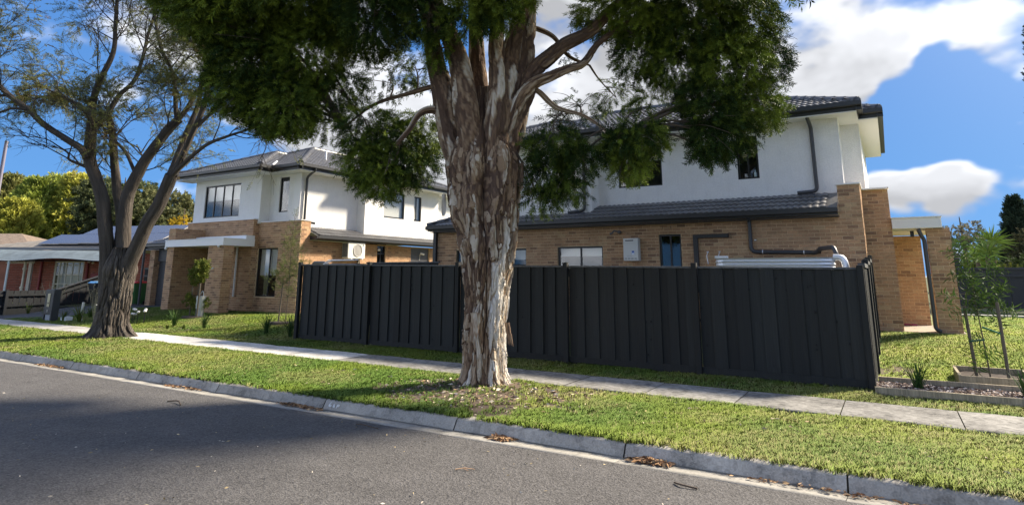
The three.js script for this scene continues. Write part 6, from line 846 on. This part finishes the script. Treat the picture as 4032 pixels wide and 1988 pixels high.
// dry tall grass stems by the letterbox
for (const [x, d, sd, l] of [[-26.9, 11.5, 331, 'tall dry seed stems left of the letterbox'], [-24.6, 11.9, 332, 'tall dry seed stems behind the white stake']]) {
  const r = rng(sd), c = V(x, gy(x, d), d), P = thing('dry_grass_plant', l, 'plant', c); const st = [], hd = []; for (let i = 0; i < 12; i++) { const e = c.clone().add(new THREE.Vector3((r() - 0.5) * 0.9, 0.9 + 0.45 * r(), (r() - 0.5) * 0.6)), cv = bend([c, c.clone().lerp(e, 0.5).add(new THREE.Vector3((r() - 0.5) * 0.1, 0.1, 0)), e], 4); st.push(tube(cv, 0.006, 5)); for (let k = 0; k < 6; k++) { const o = []; leaf(o, cv[cv.length - 1 - (k % 4)], new THREE.Vector3(r() - 0.5, r(), r() - 0.5).normalize(), 0.12, 0.012, r, 0.3); hd.push(shape(o)); } }
  part(P, 'stem', st, M(0.42, 0.36, 0.22, 0.9)); part(P, 'seed_head', hd, M(0.36, 0.29, 0.17, 0.9), 'stuff');
}
const stake = (label, a, b, rad = 0.022) => { const g = tube([a, b], rad, 8); return solo('garden_stake', label, 'stake', g, M(0.22, 0.185, 0.14, 0.95, { map: T_wood })); };
function smallTree(name, label, x, d, stemPts, clumps, spr, mat, col, seed, per, stemR = 0.012) {
  const c = V(x, gy(x, d), d), r = rng(seed), T = thing(name, label, 'tree', c); const cv = bend(stemPts.map(([a, y]) => V(x + a, c.y + y, d)), 6); part(T, 'trunk', tube(cv, rampR(cv.length, stemR, stemR * 0.35), 7), M(0.11, 0.09, 0.065, 0.95));
  const list = [], tw = []; for (const [s, y, o, rs, ry] of clumps) { const n = Math.round(per * rs * (rs + ry)); for (let i = 0; i < n; i++) { const v = new THREE.Vector3(r() * 2 - 1, r() * 2 - 1, r() * 2 - 1); if (v.length() > 1) continue; const p = at([x, d], s + v.x * rs, c.y + y + v.y * ry, o + v.z * rs), dd = new THREE.Vector3(v.x + (r() - 0.5), 0.25 + v.y + (r() - 0.5), v.z + (r() - 0.5)).normalize(), k = 0.65 + 0.7 * r(), t = r(), sc = 0.75 + 0.5 * r(); list.push({ p, q: qFromDir(dd, r() * 6.28), s: new THREE.Vector3(sc, sc, sc), c: col[0].map((q, j) => lerp(q, col[1][j], t) * k) }); if (i % 6 === 0) { let bp = cv[0], bd = 9; for (const q of cv) if (q.distanceTo(p) < bd && q.y < p.y + 0.05) { bd = q.distanceTo(p); bp = q; } tw.push(tube([bp, bp.clone().lerp(p, 0.5).add(new THREE.Vector3(0, 0.03, 0)), p], [0.005, 0.004, 0.002], 4, { open: true })); } } }
  if (tw.length) part(T, 'twigs', tw, M(0.12, 0.10, 0.06, 0.95), 'stuff'); const im = instanced('foliage', spr, mat, list); im.position.copy(T.position).negate(); T.add(im); return T;
}
const broad = sprig(31, { L: 0.10, n: 12, len: 0.07, w: 0.016, spread: 1.2, droop: 0.2, twig: 0.002 }), feather = sprig(32, { L: 0.26, n: 40, len: 0.05, w: 0.0032, spread: 0.7, droop: 0.1, twig: 0.002 }), willow = sprig(33, { L: 0.2, n: 12, len: 0.16, w: 0.0085, spread: 1.1, droop: 0.45, twig: 0.002 });
smallTree('standard_tree', 'small ball headed staked tree on the lawn before the brick porch', -21.1, 13.5, [[0, 0], [0.02, 0.7], [0, 1.35]], [[0, 1.55, 0, 0.33, 0.36], [0.12, 1.75, 0, 0.22, 0.2], [-0.1, 1.35, 0, 0.2, 0.2], [-0.3, 0.62, 0, 0.18, 0.15], [0.3, 0.5, 0, 0.14, 0.12], [-0.05, 0.45, 0, 0.12, 0.14]], broad, leafM, [[0.09, 0.13, 0.02], [0.22, 0.24, 0.05]], 341, 1500, 0.014);
stake('left stake of the ball headed lawn tree', V(-21.35, 0.2, 13.45), V(-21.32, 1.3, 13.45), 0.025); stake('right stake of the ball headed lawn tree', V(-20.85, 0.2, 13.4), V(-20.83, 1.42, 13.4), 0.028);
solo('watering_can', 'pale grey watering can leaning by the ball headed lawn tree', 'watering can', [tube([V(-21.0, 0.55, 13.6), V(-21.0, 0.98, 13.6)], [0.15, 0.16], 16), tube([V(-21.14, 0.65, 13.55), V(-21.3, 0.9, 13.5)], [0.03, 0.022], 8), tube(bend([V(-20.86, 0.95, 13.6), V(-20.95, 1.15, 13.6), V(-21.1, 1.0, 13.6)], 6), 0.012, 6), tube([V(-21, 0.2, 13.6), V(-21, 0.55, 13.6)], 0.12, 12)], M(0.55, 0.56, 0.55, 0.5));
smallTree('feathery_sapling', 'tall thin feathery sapling with stakes at left end of black fence', -16.5, 13.6, [[0, 0], [0.05, 1.2], [0.02, 2.4], [0.1, 3.4]], [[0.0, 1.55, 0, 0.42, 0.4], [0.1, 2.0, 0, 0.36, 0.45], [-0.05, 2.5, 0, 0.22, 0.35], [0.1, 3.0, 0, 0.10, 0.4], [-0.45, 1.3, 0, 0.22, 0.15], [0.45, 1.6, 0, 0.2, 0.25], [0.35, 0.9, 0, 0.25, 0.2], [-0.2, 1.1, 0, 0.25, 0.2]], feather, leafM, [[0.10, 0.14, 0.04], [0.24, 0.25, 0.09]], 342, 620, 0.014);
stake('left stake of the feathery sapling by fence end', V(-16.72, 0.15, 13.5), V(-16.62, 1.45, 13.5)); stake('right stake of the feathery sapling by fence end', V(-16.05, 0.15, 13.6), V(-16.0, 1.5, 13.6), 0.018);
for (const [x, d, l] of [[-16.5, 13.5, 'dark mulch ring round the feathery sapling'], [-21.05, 13.5, 'dark mulch ring round the ball headed tree']]) { const g = new THREE.CylinderGeometry(0.42, 0.46, 0.05, 24); g.translate(x, gy(x, d) + 0.02, -d); solo('mulch_ring', l, 'mulch', metricUV(g.toNonIndexed()), M(0.05, 0.038, 0.03, 1, { bumpMap: T_grain, bumpScale: 0.03 })); }
{ // garden lights with white flower-like heads by the trunk
  const t = thing('garden_light', 'cluster of white flower shaped garden lights right of left tree trunk', 'garden light', V(-22.2, 0.1, 12)), r = rng(71); for (let i = 0; i < 7; i++) { const x = -22.5 + 0.14 * i, d = 11.9 + 0.25 * r(), h = 0.25 + 0.3 * r(); part(t, 'stem', tube([V(x, 0.08, d), V(x + 0.03, 0.08 + h, d)], 0.012, 6), frameM); part(t, 'flower', new THREE.SphereGeometry(0.055, 10, 7).scale(1, 0.75, 1).translate(x + 0.03, 0.1 + h, -d), M(0.75, 0.72, 0.72, 0.7)); }
}
// ----- right-hand garden bed: sleepers, mulch, planter, willow-leaved sapling -----
{
  const b = thing('garden_bed', 'narrow timber edged mulch bed running right from the black fence corner', 'garden bed', V(2, 0, 11.8));
  part(b, 'sleeper', rbox(-0.40, 5.5, -0.07, 0.085, 11.38, 11.43, 0.008), timberM); part(b, 'sleeper', rbox(-0.36, 5.5, -0.02, 0.13, 12.22, 12.27, 0.008), timberM);
  const r = rng(61), chips = []; const mg = box(-0.40, 5.5, -0.06, 0.04, 11.43, 12.22); part(b, 'soil', mg, M(0.06, 0.045, 0.035, 1)); for (let i = 0; i < 2600; i++) { const g = new THREE.BoxGeometry(0.02 + 0.05 * r(), 0.008, 0.010 + 0.016 * r()); g.rotateX((r() - 0.5) * 1); g.rotateZ((r() - 0.5) * 1); g.rotateY(r() * 6.28); g.translate(-0.38 + 2.8 * r() * (i % 3 ? 1 : 2), 0.045 + 0.02 * r(), -(11.45 + 0.75 * r())); const k = r(), c = k < 0.28 ? [0.50, 0.44, 0.40] : k < 0.6 ? [0.20, 0.14, 0.11] : [0.075, 0.05, 0.04]; chips.push(paint(g.toNonIndexed(), c)); } part(b, 'bark_chips', chips, M(1, 1, 1, 1, { vertexColors: true }), 'stuff');
  const p = thing('timber_planter', 'low square timber planter box round the willow leaved sapling', 'planter', V(1.25, 0.05, 13.05)), X0 = 0.74, X1 = 1.72, D0 = 12.5, D1 = 13.65, y0 = 0.0, y1 = 0.20;
  part(p, 'board', rbox(X0, X1, y0, y1, D0, D0 + 0.04, 0.006), timberM); part(p, 'board', rbox(X0, X1, y0, y1 + 0.02, D1 - 0.04, D1, 0.006), timberM); part(p, 'board', rbox(X0 - 0.002, X0 + 0.04, y0, y1 + 0.01, D0 + 0.04, D1 - 0.04, 0.006), timberM); part(p, 'board', rbox(X1 - 0.04, X1 + 0.002, y0, y1 + 0.01, D0 + 0.04, D1 - 0.04, 0.006), timberM); const so = new THREE.PlaneGeometry(X1 - X0 - 0.08, D1 - D0 - 0.08, 24, 24); so.rotateX(-Math.PI / 2); { const q = so.attributes.position; for (let i = 0; i < q.count; i++) q.setY(i, 0.05 * fbm(q.getX(i) * 9, q.getZ(i) * 9, 2, 3)); } so.computeVertexNormals(); so.translate((X0 + X1) / 2, y1 - 0.09, -(D0 + D1) / 2); part(p, 'soil', metricUV(so), M(0.04, 0.028, 0.022, 1));
  smallTree('willow_leaved_sapling', 'green willow leaved sapling tied between two stakes in timber planter', 1.2, 13.05, [[0, 0.08], [-0.02, 0.6], [-0.05, 1.2], [-0.08, 1.9], [-0.1, 2.3]], [[-0.1, 1.95, 0, 0.28, 0.26], [0.08, 1.65, 0, 0.30, 0.25], [-0.22, 1.45, 0, 0.26, 0.22], [0.15, 1.3, 0, 0.3, 0.2], [-0.1, 1.15, 0, 0.3, 0.14], [0.32, 1.2, 0, 0.16, 0.12], [-0.1, 2.2, 0, 0.16, 0.2], [0.05, 0.78, 0, 0.22, 0.05], [-0.15, 0.42, 0, 0.2, 0.05], [0.25, 0.42, 0, 0.12, 0.05]], willow, leafM, [[0.05, 0.09, 0.025], [0.14, 0.23, 0.045]], 351, 160, 0.013);
  stake('left stake of the willow leaved sapling in planter', V(1.02, 0.08, 13.05), V(0.98, 1.25, 13.05), 0.025); stake('right stake of the willow leaved sapling in planter', V(1.43, 0.08, 13.0), V(1.42, 1.32, 13.0), 0.025);
  solo('green_tie', 'green plant tie from the right stake round the sapling stem', 'tie', tube([V(1.18, 0.92, 13.03), V(1.43, 0.82, 12.99)], 0.014, 6), M(0.02, 0.20, 0.11, 0.6)); solo('green_tie', 'dark green plant tie from the left stake round the sapling stem', 'tie', tube([V(0.97, 0.68, 13.03), V(1.19, 0.72, 13.03)], 0.016, 6), M(0.02, 0.10, 0.07, 0.6));
}
// palms (strap-leaved yuccas) across the side street
for (const [px, dist, h, s, l] of [[3850, 30, 2.5, 1.0, 'spiky yellow green yucca behind the willow leaved sapling'], [3915, 32, 3.4, 1.15, 'taller spiky dark yucca left of the pencil cypress'], [3890, 28.5, 2.7, 0.95, 'spiky bright yucca in front of its taller neighbour']]) {
  const b = bear(px, dist), c = V(b[0], 0.3, b[1]), r = rng(px), Y = thing('yucca', l, 'plant', c), q = []; part(Y, 'trunk', tube([c, c.clone().add(new THREE.Vector3(0.1, h - 0.3, 0))], [0.12, 0.09], 8), M(0.16, 0.12, 0.08, 0.95));
  for (let i = 0; i < 90; i++) { const a = r() * 6.28, e = r() * 1.7 - 0.35, d = new THREE.Vector3(Math.cos(a) * Math.cos(e), Math.sin(e), Math.sin(a) * Math.cos(e)), o = []; leaf(o, c.clone().add(new THREE.Vector3(0.1, h - 0.3 + 0.15 * r(), 0)), d, s * (0.7 + 0.4 * r()), 0.035, r, 0.18); const k = 0.7 + 0.6 * r(); q.push(paint(shape(o), [0.24 * k, 0.33 * k, 0.05 * k])); } part(Y, 'leaves', q, M(1, 1, 1, 0.6, { vertexColors: true }), 'stuff');
}
{ const f = thing('dark_boundary_fence', 'dark fence across the side street at right edge', 'fence', V(4.5, 0.3, 31)); for (let i = 0; i < 5; i++) part(f, 'panel', box(1.5 + i * 2.4, 3.88 + i * 2.4, 0.5, 2.0, 31, 31.05), M(0.02, 0.022, 0.028, 0.6)); part(f, 'capping', box(1.5, 13.5, 2.0, 2.08, 30.96, 31.1), M(0.035, 0.037, 0.045, 0.6)); part(f, 'rail', box(1.5, 13.5, 1.72, 1.80, 30.95, 31), M(0.03, 0.032, 0.04, 0.6)); }
// ----- litter: leaf drifts in the gutter, bark on the soil, twigs on the road -----
function litter(name, label, cat, cx, cd, rx, rd, y, n, seed, tones, size) { const r = rng(seed), q = []; for (let i = 0; i < n; i++) { const a = r() * 6.28, m = Math.sqrt(r()), x = cx + Math.cos(a) * rx * m, d = cd + Math.sin(a) * rd * m, o = []; const l = size * (0.5 + r()), dir = new THREE.Vector3(Math.cos(r() * 6.28), 0.25 * (r() - 0.3), Math.sin(r() * 6.28)).normalize(); leaf(o, V(x, (typeof y === 'function' ? y(x, d) : y) + 0.012 + 0.03 * r() * (1 - m), d), dir, l, l * 0.16, r, 0.1); const c = tones[Math.floor(r() * tones.length)], k = 0.7 + 0.6 * r(); q.push(paint(shape(o), c.map((w) => w * k))); } const m = solo(name, label, cat, q, M(1, 1, 1, 0.95, { vertexColors: true })); m.userData.kind = 'stuff'; return m; }
const dryT = [[0.22, 0.12, 0.06], [0.34, 0.2, 0.1], [0.10, 0.06, 0.035], [0.42, 0.28, 0.15]];
litter('leaf_drift', 'drift of brown leaves in the gutter by the marked kerb section', 'leaf litter', -7.45, 6.5, 0.5, 0.05, -0.12, 240, 401, dryT, 0.06);
litter('leaf_drift', 'pile of orange brown leaves in gutter in front of paperbark', 'leaf litter', -4.05, 6.49, 0.16, 0.06, -0.115, 160, 402, dryT, 0.07);
litter('leaf_drift', 'pile of tan leaves in the gutter toward right side of view', 'leaf litter', -2.28, 6.52, 0.22, 0.055, -0.115, 190, 403, dryT, 0.08);
litter('leaf_drift', 'thin trail of leaves along the gutter near right end', 'leaf litter', -0.7, 6.5, 0.9, 0.04, -0.12, 150, 404, dryT, 0.05);
litter('leaf_drift', 'thin scatter of leaves in the gutter at far left', 'leaf litter', -14.9, 6.5, 0.6, 0.05, -0.12, 160, 405, dryT, 0.06); litter('leaf_drift', 'small scatter of leaves in gutter left of the marked kerb', 'leaf litter', -10.3, 6.5, 0.5, 0.05, -0.12, 120, 406, dryT, 0.06);
litter('bark_litter', 'shed bark and leaves scattered on the bare soil round the paperbark', 'bark litter', -5.4, 8.2, 1.8, 1.15, (x, d) => gy(x, d) + bump(x, d), 760, 407, [[0.45, 0.36, 0.26], [0.3, 0.2, 0.12], [0.16, 0.1, 0.065], [0.6, 0.52, 0.42]], 0.07);
litter('bark_litter', 'pale fallen leaves dotted over the verge grass', 'leaf litter', -5, 7.9, 8, 1.2, (x, d) => gy(x, d) + bump(x, d) + 0.02, 220, 408, [[0.5, 0.42, 0.3], [0.42, 0.3, 0.16]], 0.055);
const roadY = (d) => -0.098 + 0.07 * (1 - Math.pow((d - 0.5) / 5.76, 2));
litter('road_specks', 'small pale leaves and chips strewn over the asphalt', 'leaf litter', -4, 4.3, 8, 1.9, (x, d) => roadY(d) - 0.006, 260, 409, [[0.45, 0.36, 0.2], [0.3, 0.24, 0.14], [0.55, 0.5, 0.42]], 0.035);
const twigM = M(0.09, 0.065, 0.045, 0.95);
solo('twig', 'pale forked twig lying on the road in front of paperbark', 'twig', [tube([V(-3.72, roadY(5.15) + 0.01, 5.15), V(-3.65, roadY(5.2) + 0.02, 5.21), V(-3.57, roadY(5.25) + 0.01, 5.26)], [0.006, 0.005, 0.003], 5), tube([V(-3.66, roadY(5.2) + 0.015, 5.2), V(-3.60, roadY(5.2) + 0.01, 5.19)], 0.003, 5)], M(0.42, 0.27, 0.16, 0.9));
solo('twig', 'dark curved twig on the road at left centre', 'twig', tube(bend([V(-9.2, roadY(5.6) + 0.01, 5.6), V(-9.0, roadY(5.6) + 0.03, 5.63), V(-8.8, roadY(5.56) + 0.01, 5.55)], 5), 0.009, 6), twigM); solo('twig', 'short dark twig on the road near right gutter', 'twig', tube(bend([V(-1.86, roadY(5.9) + 0.01, 5.92), V(-1.78, roadY(5.88) + 0.02, 5.86), V(-1.64, roadY(5.85) + 0.01, 5.86)], 5), 0.008, 6), twigM); solo('twig', 'thin dark twig on the road beside gutter, left of the paperbark', 'twig', tube(bend([V(-5.9, roadY(6) + 0.01, 6.05), V(-5.75, roadY(6) + 0.03, 6.0), V(-5.5, roadY(6) + 0.01, 6.02)], 5), 0.006, 6), twigM);
{ // faded painted marking on the kerb face
  const cv = document.createElement('canvas'); cv.width = 256; cv.height = 128; const c = cv.getContext('2d'), r = rng(91); c.clearRect(0, 0, 256, 128); c.strokeStyle = 'rgba(226,226,222,0.8)'; c.lineWidth = 13; c.lineCap = 'round'; c.beginPath(); c.moveTo(50, 14); c.lineTo(34, 60); c.bezierCurveTo(26, 108, 74, 104, 70, 76); c.bezierCurveTo(66, 56, 44, 62, 38, 76); c.stroke(); c.beginPath(); c.moveTo(112, 42); c.bezierCurveTo(150, 44, 96, 70, 120, 100); c.bezierCurveTo(150, 104, 138, 64, 110, 60); c.stroke(); c.beginPath(); c.moveTo(176, 108); c.lineTo(182, 40); c.bezierCurveTo(226, 32, 222, 78, 184, 76); c.stroke(); c.globalCompositeOperation = 'destination-out'; for (let i = 0; i < 900; i++) { c.fillStyle = 'rgba(0,0,0,0.8)'; c.fillRect(r() * 256, r() * 128, 1 + 5 * r(), 1 + 4 * r()); }
  const t = new THREE.CanvasTexture(cv); t.colorSpace = THREE.SRGBColorSpace; const g = new THREE.PlaneGeometry(0.27, 0.085, 12, 4), p = g.attributes.position; g.rotateX(-0.5); g.translate(-6.88, -0.062, -6.618); const m = solo('kerb_marking', 'faded white painted number on the kerb face left of the paperbark', 'marking', g, M(1, 1, 1, 0.9, { map: t, transparent: true, alphaTest: 0.3, polygonOffset: true, polygonOffsetFactor: -2 })); }

renderer.render(scene, camera);
